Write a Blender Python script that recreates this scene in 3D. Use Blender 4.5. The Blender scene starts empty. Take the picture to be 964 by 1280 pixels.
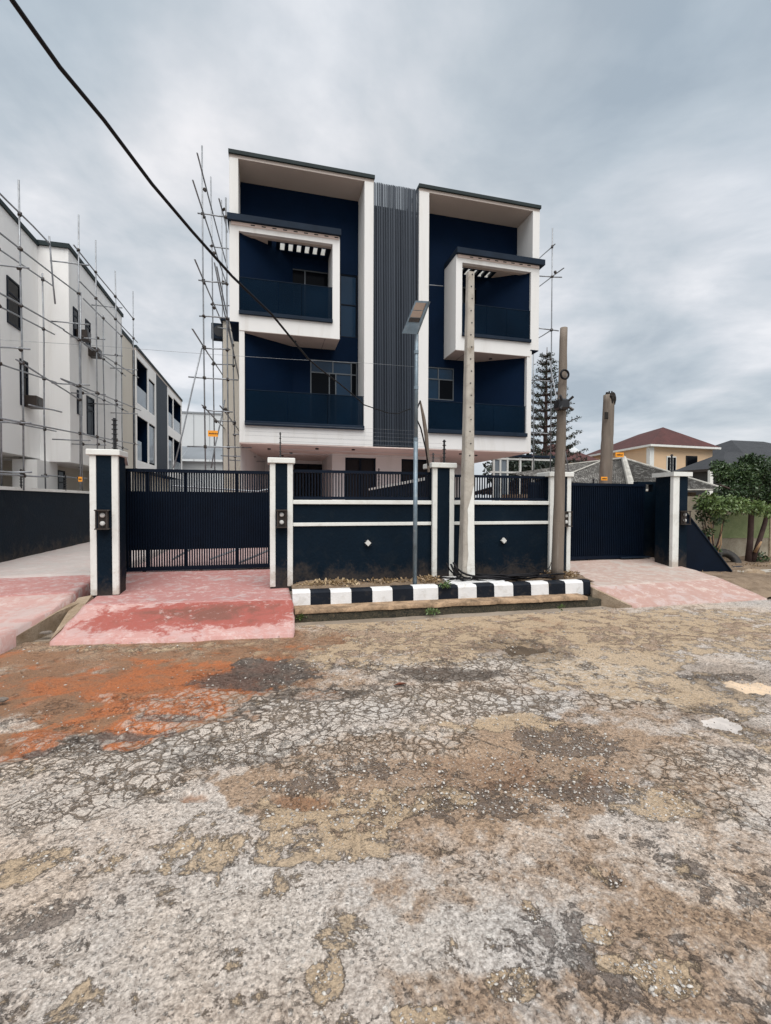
import bpy, math, random
import numpy as np
from mathutils import Vector, Matrix, noise

scene = bpy.context.scene
COL = scene.collection
rnd = random.Random(7)

# ------------------------------------------------------------------ camera
EYE = 1.6
YAW, PITCH, ROLL = 0.249403859, 0.0215544466, -0.00376596922
cy_, sy_ = math.cos(YAW), math.sin(YAW)
fwd = Vector((sy_ * math.cos(PITCH), cy_ * math.cos(PITCH), -math.sin(PITCH)))
rgt0 = Vector((cy_, -sy_, 0)); dwn0 = fwd.cross(rgt0)
rgt = rgt0 * math.cos(ROLL) + dwn0 * math.sin(ROLL)
dwn = -rgt0 * math.sin(ROLL) + dwn0 * math.cos(ROLL)
cam_data = bpy.data.cameras.new('camera')
cam = bpy.data.objects.new('camera', cam_data); COL.objects.link(cam)
M = Matrix(((rgt.x, -dwn.x, -fwd.x, 0), (rgt.y, -dwn.y, -fwd.y, 0), (rgt.z, -dwn.z, -fwd.z, EYE), (0, 0, 0, 1)))
cam.matrix_world = M
cam_data.sensor_fit = 'HORIZONTAL'; cam_data.sensor_width = 36.0
cam_data.lens = 578.99 / 964 * 36.0
cam_data.clip_start = 0.05; cam_data.clip_end = 3000
scene.camera = cam

# ------------------------------------------------------------------ view, sun, sky
scene.view_settings.view_transform = 'Standard'
scene.view_settings.look = 'None'
scene.view_settings.exposure = 0.0
scene.view_settings.gamma = 1.0
SUN_EL, SUN_AZ = math.radians(62), math.radians(184)      # behind the camera, slightly to the left
sd = bpy.data.lights.new('sun', 'SUN'); sd.energy = 3.8; sd.angle = math.radians(60); sd.color = (1.0, 0.965, 0.915)
sun = bpy.data.objects.new('sun', sd); COL.objects.link(sun)
sdir = Vector((math.sin(SUN_AZ) * math.cos(SUN_EL), math.cos(SUN_AZ) * math.cos(SUN_EL), math.sin(SUN_EL)))
sun.rotation_euler = sdir.to_track_quat('Z', 'Y').to_euler()
sun.location = (0, 0, 30)

world = bpy.data.worlds.new('World'); scene.world = world; world.use_nodes = True
wn = world.node_tree; wn.nodes.clear()


class NT:
    """small helper for writing node graphs"""
    def __init__(s, tree): s.t = tree
    def n(s, kind, props=None, **ins):
        nd = s.t.nodes.new(kind)
        for k, v in (props or {}).items(): setattr(nd, k, v)
        for k, v in ins.items():
            key = k.replace('_', ' ')
            if k[0] == 'i' and k[1:].isdigit(): sock = nd.inputs[int(k[1:])]
            else: sock = nd.inputs[key]
            if isinstance(v, bpy.types.NodeSocket): s.t.links.new(v, sock)
            else: sock.default_value = v
        return nd
    def math(s, op, a, b=0.0, c=0.0, clamp=False):
        nd = s.n('ShaderNodeMath', {'operation': op, 'use_clamp': clamp}, i0=a, i1=b, i2=c); return nd.outputs[0]
    def mix(s, f, a, b, blend='MIX'):
        nd = s.t.nodes.new('ShaderNodeMix'); nd.data_type = 'RGBA'; nd.blend_type = blend
        for sock, v in ((nd.inputs[0], f), (nd.inputs[6], a), (nd.inputs[7], b)):
            if isinstance(v, bpy.types.NodeSocket): s.t.links.new(v, sock)
            else: sock.default_value = (v if not isinstance(v, tuple) else (*v[:3], 1.0))
        return nd.outputs[2]
    def ramp(s, f, stops, interp='LINEAR'):
        nd = s.t.nodes.new('ShaderNodeValToRGB'); s.t.links.new(f, nd.inputs[0]); cr = nd.color_ramp; cr.interpolation = interp
        while len(cr.elements) < len(stops): cr.elements.new(0.5)
        for e, (p, c) in zip(cr.elements, stops):
            e.position = p; e.color = (*c, 1.0) if isinstance(c, tuple) else (c, c, c, 1.0)
        return nd.outputs[0]
    def sstep(s, f, lo, hi, a=0.0, b=1.0):
        nd = s.t.nodes.new('ShaderNodeMapRange'); nd.interpolation_type = 'SMOOTHSTEP'
        s.t.links.new(f, nd.inputs[0])
        for i, v in zip((1, 2, 3, 4), (lo, hi, a, b)): nd.inputs[i].default_value = v
        return nd.outputs[0]
    def noise(s, vec, scale, detail=3, rough=0.5, dist=0.0):
        return s.n('ShaderNodeTexNoise', None, Vector=vec, Scale=scale, Detail=detail, Roughness=rough, Distortion=dist)


w = NT(wn)
sky = w.n('ShaderNodeTexSky', {'sky_type': 'NISHITA', 'sun_disc': False, 'sun_elevation': SUN_EL, 'sun_rotation': SUN_AZ,
                               'air_density': 1.0, 'dust_density': 2.0, 'ozone_density': 1.5})
tc = w.n('ShaderNodeTexCoord')
sep = w.n('ShaderNodeSeparateXYZ', None, Vector=tc.outputs['Generated'])
zz = w.math('ADD', w.math('MAXIMUM', sep.outputs[2], 0.0), 0.16)
cl = w.n('ShaderNodeCombineXYZ', None, X=w.math('DIVIDE', sep.outputs[0], zz), Y=w.math('DIVIDE', sep.outputs[1], zz), Z=0.0)
n1 = w.noise(cl.outputs[0], 0.6, 7, 0.55, 0.6)
n2 = w.noise(cl.outputs[0], 1.7, 7, 0.55, 0.3)
n3 = w.noise(tc.outputs['Generated'], 1.3, 3, 0.5, 0.0)
cf = w.math('ADD', w.math('MULTIPLY', n1.outputs[0], 0.6), w.math('MULTIPLY', n2.outputs[0], 0.42))
cloud = w.ramp(cf, [(0.39, (4.5, 5.2, 5.8)), (0.46, (5.8, 6.45, 6.95)), (0.52, (7.3, 7.7, 8.1)), (0.58, (9.2, 9.35, 9.6))])
big = w.ramp(n3.outputs[0], [(0.35, (0.9, 0.94, 0.98)), (0.65, (1.08, 1.05, 1.04))])
cloud = w.mix(1.0, cloud, big, 'MULTIPLY')
hz = w.sstep(sep.outputs[2], 0.0, 0.22, 1.0, 0.0)
cloud = w.mix(w.math('MULTIPLY', hz, 0.55), cloud, (5.9, 6.5, 7.1))
skymix = w.mix(0.88, sky.outputs[0], cloud)
bg = w.n('ShaderNodeBackground', None, Color=skymix, Strength=0.1)
out = w.n('ShaderNodeOutputWorld', None, Surface=bg.outputs[0])


# ------------------------------------------------------------------ mesh helpers
class MB:
    def __init__(s): s.v = []; s.f = []
    def add(s, vs, fs):
        b = len(s.v); s.v += [tuple(p) for p in vs]; s.f += [tuple(i + b for i in f) for f in fs]; return s
    def box(s, x0, y0, z0, x1, y1, z1):
        vs = [(x0, y0, z0), (x1, y0, z0), (x1, y1, z0), (x0, y1, z0), (x0, y0, z1), (x1, y0, z1), (x1, y1, z1), (x0, y1, z1)]
        return s.add(vs, [(0, 3, 2, 1), (4, 5, 6, 7), (0, 1, 5, 4), (1, 2, 6, 5), (2, 3, 7, 6), (3, 0, 4, 7)])
    def bbox(s, x0, y0, z0, x1, y1, z1, b=0.01):
        """box with chamfered edges"""
        vs = []; 
        for z, i in ((z0, b), (z0 + b, 0), (z1 - b, 0), (z1, b)):
            xa, xb, ya, yb = x0 + i, x1 - i, y0 + i, y1 - i
            c = b
            vs += [(xa + c, ya, z), (xb - c, ya, z), (xb, ya + c, z), (xb, yb - c, z), (xb - c, yb, z), (xa + c, yb, z), (xa, yb - c, z), (xa, ya + c, z)]
        fs = [tuple(range(7, -1, -1)), tuple(range(24, 32))]
        for k in range(3):
            for j in range(8):
                a = k * 8 + j; bb = k * 8 + (j + 1) % 8
                fs.append((a, bb, bb + 8, a + 8))
        return s.add(vs, fs)
    def prism(s, poly, z0, z1):
        n = len(poly)
        zt = z1 if isinstance(z1, (list, tuple)) else [z1] * n
        zb = z0 if isinstance(z0, (list, tuple)) else [z0] * n
        vs = [(p[0], p[1], zb[i]) for i, p in enumerate(poly)] + [(p[0], p[1], zt[i]) for i, p in enumerate(poly)]
        fs = [tuple(range(n - 1, -1, -1)), tuple(range(n, 2 * n))] + [(i, (i + 1) % n, (i + 1) % n + n, i + n) for i in range(n)]
        return s.add(vs, fs)
    def quad(s, *p): return s.add(p, [tuple(range(len(p)))])
    def tube(s, pts, r, n=8, caps=True):
        pts = [Vector(p) for p in pts]
        rs = r if isinstance(r, (list, tuple)) else [r] * len(pts)
        b = len(s.v); up = None
        for i, p in enumerate(pts):
            d = (pts[min(i + 1, len(pts) - 1)] - pts[max(i - 1, 0)])
            d = d.normalized() if d.length > 1e-9 else Vector((0, 0, 1))
            if up is None: up = Vector((0, 0, 1)) if abs(d.z) < 0.9 else Vector((1, 0, 0))
            a = d.cross(up)
            if a.length < 1e-6: a = d.orthogonal()
            a.normalize(); c = a.cross(d).normalized(); up = c
            for k in range(n):
                t = 2 * math.pi * k / n
                s.v.append(tuple(p + (a * math.cos(t) + c * math.sin(t)) * rs[i]))
        for i in range(len(pts) - 1):
            for k in range(n):
                k2 = (k + 1) % n
                s.f.append((b + i * n + k, b + i * n + k2, b + (i + 1) * n + k2, b + (i + 1) * n + k))
        if caps:
            s.f.append(tuple(b + k for k in range(n))[::-1]); e = b + (len(pts) - 1) * n
            s.f.append(tuple(e + k for k in range(n)))
        return s
    def mesh(s, name, m, origin=(0, 0, 0), smooth=False):
        me = bpy.data.meshes.new(name)
        ox, oy, oz = origin
        me.from_pydata([(a - ox, b - oy, c - oz) for a, b, c in s.v], [], s.f)
        me.materials.append(m)
        if smooth: me.polygons.foreach_set('use_smooth', [True] * len(me.polygons))
        me.update(); return me
    def build(s, name, m, parent=None, smooth=False, kind=None, label=None):
        org = tuple(ORG.get(parent.name, (0, 0, 0))) if parent else (0, 0, 0)
        if parent is None:                                  # origin at the base centre of a single-mesh thing
            xs = [p[0] for p in s.v]; ys = [p[1] for p in s.v]; zs = [p[2] for p in s.v]
            org = ((min(xs) + max(xs)) / 2, (min(ys) + max(ys)) / 2, min(zs))
        o = bpy.data.objects.new(name, s.mesh(name, m, org, smooth)); COL.objects.link(o)
        if parent: o.parent = parent
        else: o.location = org
        ORG[o.name] = org
        if kind: o['kind'] = kind
        if label: o['label'] = label
        return o


ORG = {}


def thing(name, label, cat, loc, group=None):
    o = bpy.data.objects.new(name, None); COL.objects.link(o); o.location = loc
    o.empty_display_size = 0.2
    ORG[o.name] = tuple(loc)
    o['label'] = label; o['category'] = cat
    if group: o['group'] = group
    return o


def tag(o, label, cat, group=None):
    o['label'] = label; o['category'] = cat
    if group: o['group'] = group
    return o


def structure(o): o['kind'] = 'structure'; return o


def piece(name, mesh, parent, loc, rot=(0, 0, 0), scl=(1, 1, 1)):
    """one more object on shared mesh data, loc in world coordinates"""
    o = bpy.data.objects.new(name, mesh); COL.objects.link(o); o.parent = parent
    org = ORG.get(parent.name, (0, 0, 0)) if parent else (0, 0, 0)
    o.location = (loc[0] - org[0], loc[1] - org[1], loc[2] - org[2]); o.rotation_euler = rot; o.scale = scl
    return o


# ------------------------------------------------------------------ materials
def newmat(name):
    m = bpy.data.materials.new(name); m.use_nodes = True
    nt = m.node_tree; bs = nt.nodes['Principled BSDF']
    return m, NT(nt), bs


def paint(name, col, rough=0.6, var=0.12, scale=1.2, bump=0.15, bscale=40, stain=None, stain_amt=0.0, metal=0.0, spec=0.5, streak=False, bdist=0.004, splash=None):
    m, t, bs = newmat(name)
    g = t.n('ShaderNodeNewGeometry').outputs['Position']
    if streak:
        mp = t.n('ShaderNodeMapping', None, Vector=g); mp.inputs['Scale'].default_value = (1, 1, 0.12); gs = mp.outputs[0]
    else: gs = g
    n = t.noise(gs, scale, 6, 0.6, 0.4)
    lo = tuple(c * (1 - var) for c in col); hi = tuple(min(1, c * (1 + var)) for c in col)
    c = t.ramp(n.outputs[0], [(0.3, lo), (0.7, hi)])
    if stain:
        n2 = t.noise(gs, scale * 2.3, 7, 0.65, 0.8)
        c = t.mix(t.math('MULTIPLY', t.sstep(n2.outputs[0], 0.5, 0.72), stain_amt), c, stain)
    if splash:                                   # road dirt thrown up on the foot of the wall
        zs = t.n('ShaderNodeSeparateXYZ', None, Vector=g).outputs[2]
        d = t.math('SUBTRACT', t.math('ADD', t.noise(g, 3.5, 8, .7, .4).outputs[0], t.math('MULTIPLY', t.noise(g, 22, 4, .7).outputs[0], .35)), t.math('MULTIPLY', zs, splash[1]))
        c = t.mix(t.math('MULTIPLY', t.sstep(d, .2, .55), splash[2]), c, splash[0])
    t.t.links.new(c, bs.inputs['Base Color'])
    bs.inputs['Roughness'].default_value = rough; bs.inputs['Metallic'].default_value = metal
    bs.inputs['Specular IOR Level'].default_value = spec
    if bump:
        nb = t.noise(g, bscale, 4, 0.6)
        b = t.n('ShaderNodeBump', None, Height=nb.outputs[0], Strength=bump, Distance=bdist)
        t.t.links.new(b.outputs[0], bs.inputs['Normal'])
    return m


WHITE = paint('white_plaster', (0.70, 0.70, 0.69), 0.75, 0.035, 0.8, 0.25, 30, (0.5, 0.47, 0.42), 0.35, streak=True)
WHITE2 = paint('white_plaster_neighbour', (0.80, 0.80, 0.79), 0.8, 0.04, 0.5, 0.3, 20, (0.55, 0.52, 0.47), 0.3, streak=True)
BEIGE = paint('beige_render', (0.58, 0.54, 0.47), 0.85, 0.08, 0.8, 0.3, 20, streak=True)
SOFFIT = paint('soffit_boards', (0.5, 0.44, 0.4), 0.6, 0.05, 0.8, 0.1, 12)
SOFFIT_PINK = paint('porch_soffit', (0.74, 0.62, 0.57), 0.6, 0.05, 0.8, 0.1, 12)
NAVY = paint('navy_wall_paint', (0.0010, 0.0085, 0.027), 0.75, 0.15, 1.0, 0.5, 28, bdist=0.004, spec=0.08)
NAVYF = paint('navy_fence_paint', (0.0014, 0.0078, 0.0165), 0.65, 0.2, 1.6, 0.8, 22, (0.012, 0.018, 0.024), 0.4, bdist=0.008, spec=0.12, splash=((.13, .095, .065), .75, .3))
NAVYM = paint('navy_metal', (0.0012, 0.0055, 0.015), 0.5, 0.2, 3, 0.05, 60, spec=0.16)
SLATM = paint('grey_navy_aluminium', (0.024, 0.034, 0.05), 0.55, 0.1, 0.4, 0.03, 60, metal=0.3)
CAPM = paint('dark_slate_coping', (0.012, 0.021, 0.036), 0.7, 0.2, 2, 0.2, 30, spec=0.12)
FASCIA = paint('dark_roof_flashing', (0.022, 0.032, 0.034), 0.65, 0.2, 2, 0.1, 30, spec=0.15)
OLDCAP = paint('weathered_ridge_cement', (0.4, 0.385, 0.35), 0.85, 0.25, 3, 0.4, 30, (0.14, 0.13, 0.12), 0.6)
TRIM = paint('white_trim_paint', (0.70, 0.71, 0.68), 0.6, 0.05, 2.5, 0.35, 24, (0.45, 0.42, 0.36), 0.35, bdist=0.006, splash=((.3, .22, .15), .8, .6))
GALV = paint('galvanised_pipe', (0.26, 0.275, 0.295), 0.42, 0.3, 6, 0.1, 40, (0.12, 0.09, 0.07), 0.4, metal=0.55)
COUP = paint('rusty_coupler', (0.05, 0.04, 0.035), 0.6, 0.3, 20, 0.1, 60, metal=0.4)
POLEST = paint('weathered_steel_pole', (0.16, 0.21, 0.25), 0.45, 0.3, 5, 0.2, 30, (0.35, 0.37, 0.38), 0.5, metal=0.35)
CONC = paint('pole_concrete', (0.40, 0.37, 0.325), 0.85, 0.2, 3, 0.6, 40, (0.22, 0.18, 0.14), 0.6, bdist=0.01)
WOOD = paint('weathered_pole_wood', (0.16, 0.13, 0.105), 0.85, 0.3, 5, 0.8, 50, (0.26, 0.235, 0.205), 0.6, streak=True, bdist=0.01)
CHAR = paint('charred_wood', (0.015, 0.012, 0.01), 0.9, 0.3, 10, 0.8, 60, bdist=0.01)
RUBBER = paint('black_rubber', (0.006, 0.006, 0.008), 0.6, 0.2, 8, 0.1, 60, spec=0.2)
TYRE = paint('dusty_tyre_rubber', (0.03, 0.028, 0.026), 0.75, 0.3, 6, 0.3, 60, (0.12, 0.09, 0.07), 0.4)
BLACKP = paint('black_plastic', (0.012, 0.012, 0.014), 0.35, 0.2, 8, 0.0)
DARKM = paint('dark_bronze_metal', (0.045, 0.035, 0.03), 0.45, 0.2, 8, 0.1, 60, metal=0.4)
LAMPW = paint('frosted_lamp_glass', (0.6, 0.6, 0.58), 0.25, 0.04, 8, 0.0)
ALU = paint('window_aluminium', (0.1, 0.11, 0.12), 0.35, 0.1, 8, 0.0, metal=0.5)
ORANGE = paint('orange_warning_plate', (0.85, 0.33, 0.02), 0.5, 0.08, 8, 0.0)
KERBW = paint('kerb_white_paint', (0.66, 0.66, 0.66), 0.7, 0.1, 3, 0.5, 40, (0.38, 0.34, 0.28), 0.45, bdist=0.008)
KERBB = paint('kerb_black_paint', (0.007, 0.010, 0.016), 0.7, 0.2, 3, 0.5, 40, (0.07, 0.06, 0.05), 0.4, bdist=0.008, spec=0.15)
PANELW = paint('pale_cladding', (0.55, 0.58, 0.6), 0.6, 0.06, 0.3, 0.05, 20)
TINROOF = paint('grey_sheet_roof', (0.24, 0.26, 0.28), 0.55, 0.15, 0.4, 0.1, 20, metal=0.2)


def glassy(name, base, rough=0.06, alpha=1.0, spec=0.7):
    m, t, bs = newmat(name)
    g = t.n('ShaderNodeNewGeometry').outputs['Position']
    n = t.noise(g, 0.8, 3, 0.5)
    t.t.links.new(t.ramp(n.outputs[0], [(0.3, tuple(c * 0.8 for c in base)), (0.7, tuple(c * 1.2 for c in base))]), bs.inputs['Base Color'])
    bs.inputs['Roughness'].default_value = rough; bs.inputs['Alpha'].default_value = alpha
    bs.inputs['Specular IOR Level'].default_value = spec
    b = t.n('ShaderNodeBump', None, Height=t.noise(g, 2.5, 2, 0.5).outputs[0], Strength=0.05, Distance=0.02)
    t.t.links.new(b.outputs[0], bs.inputs['Normal'])
    return m


GLASSN = glassy('tinted_balustrade_glass', (0.003, 0.011, 0.024), 0.1, 0.74, 0.05)
GLASSB = glassy('blue_window_glass', (0.006, 0.028, 0.062), 0.05, 1.0, 0.3)
GLASSD = glassy('dark_window_glass', (0.003, 0.004, 0.006), 0.08, 1.0, 0.06)
BLACKIN = paint('dark_interior', (0.006, 0.006, 0.008), 0.8, 0.2, 3, 0.0)

# ------------------------------------------------------------------ numpy noise for the road surface
def _hash(ix, iy, s):
    h = (ix.astype(np.int64) * 374761393 + iy.astype(np.int64) * 668265263 + s * 974634777) & 0x7fffffff
    h = ((h ^ (h >> 13)) * 1274126177) & 0x7fffffff
    return ((h ^ (h >> 16)) & 0xffff) / 65535.0


def vnoise(x, y, s=0):
    ix = np.floor(x); iy = np.floor(y); fx = x - ix; fy = y - iy
    fx = fx * fx * (3 - 2 * fx); fy = fy * fy * (3 - 2 * fy)
    a = _hash(ix, iy, s); b = _hash(ix + 1, iy, s); c = _hash(ix, iy + 1, s); d = _hash(ix + 1, iy + 1, s)
    return (a * (1 - fx) + b * fx) * (1 - fy) + (c * (1 - fx) + d * fx) * fy


def fbm(x, y, s=0, o=5, r=0.55):
    t = 0; a = 1; k = 0
    for i in range(o):
        t = t + a * vnoise(x * 2 ** i + 17.3 * i, y * 2 ** i - 9.1 * i, s + i); k += a; a *= r
    return t / k


# patches of the road: (x, y, half width, half depth, weight), metres
CRACK = [(0.915, 3.621, 2.159, 0.305, 1), (2.271, 3.977, 1.314, 0.382, 0.95), (-0.029, 3.628, 1.04, 0.269, 0.9), (-0.963, 3.105, 0.677, 0.286, 1), (-0.178, 3.129, 0.575, 0.216, 0.9), (-1.123, 2.768, 0.336, 0.254, 0.6), (0.76, 3.001, 0.649, 0.21, 0.55), (2.617, 2.206, 0.489, 0.221, 0.5), (2.432, 1.867, 0.254, 0.154, 0.4), (-1.235, 3.518, 0.378, 0.148, 0.9), (-0.55, 3.33, 0.324, 0.252, 1), (0.303, 2.766, 0.289, 0.118, 0.4)]
SANDM = [(-1.213, 5.821, 2.787, 0.434, 0.5), (1.967, 6.014, 2.873, 0.603, 0.9), (3.379, 5.931, 4.874, 0.746, 0.8), (3.329, 3.945, 0.977, 0.604, 0.9), (3.31, 3.328, 0.638, 0.529, 0.9), (-0.899, 2.283, 0.383, 0.115, 0.95), (-0.296, 2.178, 0.214, 0.102, 0.7), (0.089, 2.156, 0.481, 0.109, 0.8), (0.385, 2.375, 0.505, 0.152, 0.9), (1.713, 2.991, 0.349, 0.17, 0.9), (1.261, 3.1, 0.348, 0.145, 0.5), (1.985, 1.983, 0.298, 0.192, 0.8), (0.953, 2.334, 0.306, 0.138, 0.8), (5.428, 4.502, 0.902, 1.343, 0.6), (1.182, 4.687, 1.181, 0.506, 0.7), (3.354, 4.774, 1.625, 0.704, 0.7), (0.243, 1.67, 0.118, 0.095, 0.6), (0.772, 1.36, 0.091, 0.067, 1.2), (1.174, 1.433, 0.059, 0.041, 1.2), (1.249, 1.253, 0.092, 0.068, 1), (1.138, 1.329, 0.067, 0.033, 1), (0.442, 1.33, 0.124, 0.036, 1.1), (0.182, 1.535, 0.076, 0.079, 0.9), (0.385, 2.135, 0.342, 0.104, 0.6), (3.187, 2.401, 0.328, 0.213, 0.5), (-0.082, 1.989, 0.167, 0.081, 0.5), (-0.587, 1.65, 0.154, 0.072, 0.5), (-0.089, 1.523, 0.077, 0.036, 0.5), (1.015, 1.577, 0.043, 0.064, 0.9), (-0.791, 1.664, 0.1, 0.046, 0.8), (-0.124, 2.156, 0.144, 0.057, 0.6)]
MUD = [(-1.789, 5.328, 1.884, 0.34, 0.6), (-0.125, 5.179, 0.693, 0.271, 0.5), (-1.306, 4.65, 1.892, 0.565, 0.42), (-1.567, 3.531, 0.295, 0.263, 1.3), (-0.821, 3.923, 0.689, 0.421, 1), (-0.98, 3.668, 0.518, 0.264, 0.8), (-1.447, 4.482, 1.525, 0.482, 0.75), (-0.323, 5.773, 1.532, 0.462, 0.6), (-0.612, 4.564, 0.667, 0.513, 0.9), (-0.885, 3.399, 0.214, 0.146, 1.2), (0.419, 3.833, 0.333, 0.128, 0.55), (-1.786, 4.425, 1.001, 0.573, 0.55), (1.478, 2.483, 0.534, 0.186, 0.36), (1.038, 2.547, 0.525, 0.164, 0.25), (0.145, 2.494, 0.171, 0.067, 0.6), (-0.379, 2.651, 0.112, 0.048, 0.7), (3.143, 5.515, 0.749, 0.567, 0.3), (-2.661, 6.208, 1.854, 0.619, 0.35), (1.649, 4.062, 0.683, 0.206, 0.35), (-0.674, 3.6, 0.231, 0.314, 1.1)]
DARKM_ = [(-0.036, 4.503, 0.568, 0.412, 1.4), (-0.457, 4.42, 0.362, 0.266, 0.8), (-1.197, 3.476, 0.24, 0.146, 1.1), (-1.261, 3.333, 0.356, 0.075, 0.9), (0.695, 3.87, 0.615, 0.151, 0.6), (1.733, 4.27, 1.117, 0.273, 0.5), (1.917, 2.714, 0.326, 0.212, 0.8), (1.318, 2.21, 0.433, 0.148, 0.45), (0.913, 2.238, 0.462, 0.089, 0.4), (0.49, 2.721, 0.386, 0.134, 0.4), (0.194, 2.59, 0.313, 0.087, 0.6), (-0.876, 2.017, 0.183, 0.095, 0.7), (-0.687, 1.676, 0.154, 0.072, 0.6), (1.42, 1.641, 0.048, 0.042, 1.3), (-0.283, 1.867, 0.067, 0.075, 0.9), (-0.651, 1.994, 0.187, 0.07, 0.5), (-0.951, 3.989, 0.884, 0.202, 0.5), (-1.364, 3.744, 0.687, 0.119, 0.3), (4.061, 3.362, 0.337, 0.1, 1.1), (2.893, 4.798, 0.337, 0.157, 0.6), (3.184, 2.823, 0.247, 0.136, 0.4), (-0.759, 1.855, 0.227, 0.058, 0.7), (0.047, 1.934, 0.398, 0.055, 0.5), (-0.892, 2.871, 0.537, 0.189, 0.5), (-0.178, 3.132, 0.836, 0.236, 0.5), (-0.833, 3.492, 0.332, 0.066, 0.9), (2.974, 2.239, 0.204, 0.093, 0.6), (1.678, 2.226, 0.271, 0.131, 0.5), (-0.636, 3.691, 0.536, 0.064, 0.8)]
BROWN = [(1.209, 2.471, 1.229, 0.393, 1.7), (1.846, 2.614, 0.734, 0.388, 1.2), (0.592, 2.335, 0.507, 0.224, 0.9), (1.517, 1.296, 0.346, 0.263, 0.7), (0.913, 1.277, 0.519, 0.096, 0.55), (0.987, 1.711, 0.537, 0.161, 0.45), (0.976, 1.99, 0.763, 0.131, 0.5), (2.149, 1.608, 0.222, 0.377, 0.5), (0.51, 1.745, 0.288, 0.11, 0.4), (1.574, 1.653, 0.422, 0.176, 0.35), (4.534, 5.383, 2.674, 1.262, 0.35), (-1.619, 5.779, 2.711, 0.641, 1.1), (2.606, 5.359, 4.314, 0.942, 0.7), (1.296, 5.141, 1.852, 0.781, 0.7), (-1.325, 4.718, 1.92, 0.765, 0.6), (2.867, 2.666, 0.693, 0.686, 0.45), (1.165, 4.019, 1.608, 0.455, 0.4), (2.38, 3.378, 1.082, 0.484, 0.35)]
STONY = [(1.275, 2.397, 1.205, 0.449, 0.5), (0.526, 2.427, 0.696, 0.27, 0.4), (1.215, 1.267, 0.65, 0.182, 1.6), (0.955, 1.654, 0.714, 0.224, 1.1), (1.863, 1.523, 0.41, 0.401, 1.1), (1.91, 2.705, 0.869, 0.415, 0.35), (-1.118, 3.456, 0.427, 0.145, 0.7), (-0.036, 4.511, 0.682, 0.454, 0.5), (1.394, 5.528, 0.793, 0.424, 0.3), (-1.305, 3.874, 0.955, 0.258, 0.2), (1.154, 1.347, 0.563, 0.223, 0.9), (2.21, 2.048, 0.623, 0.415, 0.5), (0.427, 1.459, 0.537, 0.155, 0.5), (-0.488, 2.314, 0.669, 0.199, 0.5), (0.557, 2.813, 0.802, 0.27, 0.5)]
PALE = [(6.082, 5.05, 1.237, 0.705, 1), (-0.143, 2.51, 0.714, 0.178, 0.7), (0.044, 1.806, 0.559, 0.206, 0.8), (-0.37, 1.745, 0.564, 0.171, 0.6), (0.645, 1.569, 0.237, 0.249, 0.7), (2.033, 5.013, 0.561, 0.251, 0.8), (1.955, 5.977, 0.437, 0.343, 0.8), (2.309, 4.043, 1.257, 0.437, 0.8), (1.371, 1.703, 0.385, 0.175, 0.6), (0.721, 2.85, 0.463, 0.152, 0.7), (2.387, 2.057, 0.408, 0.191, 0.5), (2.144, 1.759, 0.235, 0.166, 0.5)]
WETM = [(2.722, 4.514, 0.529, 0.442, 1), (3.261, 2.674, 0.274, 0.278, 1), (4.178, 3.193, 0.507, 0.479, 1), (-1.47, 4.552, 1.549, 0.698, 0.35), (-0.035, 4.446, 0.673, 0.442, 0.4), (1.406, 2.36, 0.832, 0.303, 0.3), (-1.567, 3.531, 0.317, 0.263, 0.4)]


def field(pl, x, y, s, warp=0.3):
    wx = (fbm(x * 1.7, y * 1.7, s, 5, .6) - .5); wy = (fbm(x * 1.7 + 40, y * 1.7, s + 9, 5, .6) - .5)
    fine = (fbm(x * 11, y * 11, s + 20, 4, .6) - .5)
    m = np.zeros_like(x)
    for cx, cy, rx, ry, wt in pl:
        k = warp * 2.2
        dx = x - cx; dy = y - cy
        u = (dx * cy_ - dy * sy_) / rx + wx * k * 2; v = (dx * sy_ + dy * cy_) / ry + wy * k * 2
        r = np.sqrt(u * u + v * v) + fine * .7
        t = np.clip((1.25 - r) / .6, 0, 1); t = t * t * (3 - 2 * t)
        m = 1 - (1 - m) * (1 - np.clip(t * wt, 0, 1))
    return m


def road_height(x, y):
    z = (fbm(x * .7, y * .7, 71, 4) - .5) * .03 + (fbm(x * 6, y * 6, 75, 5, .6) - .5) * .018 * np.clip((6.6 - y) / 1.5, .3, 1)
    crown = -0.012 * np.clip(y - 4.6, 0, 2)
    return z + crown


PUDDLES = [(2.705, 4.485, 0.263, 0.179, 1), (3.243, 2.647, 0.13, 0.112, 1), (4.178, 3.09, 0.254, 0.177, 1)]


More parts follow.
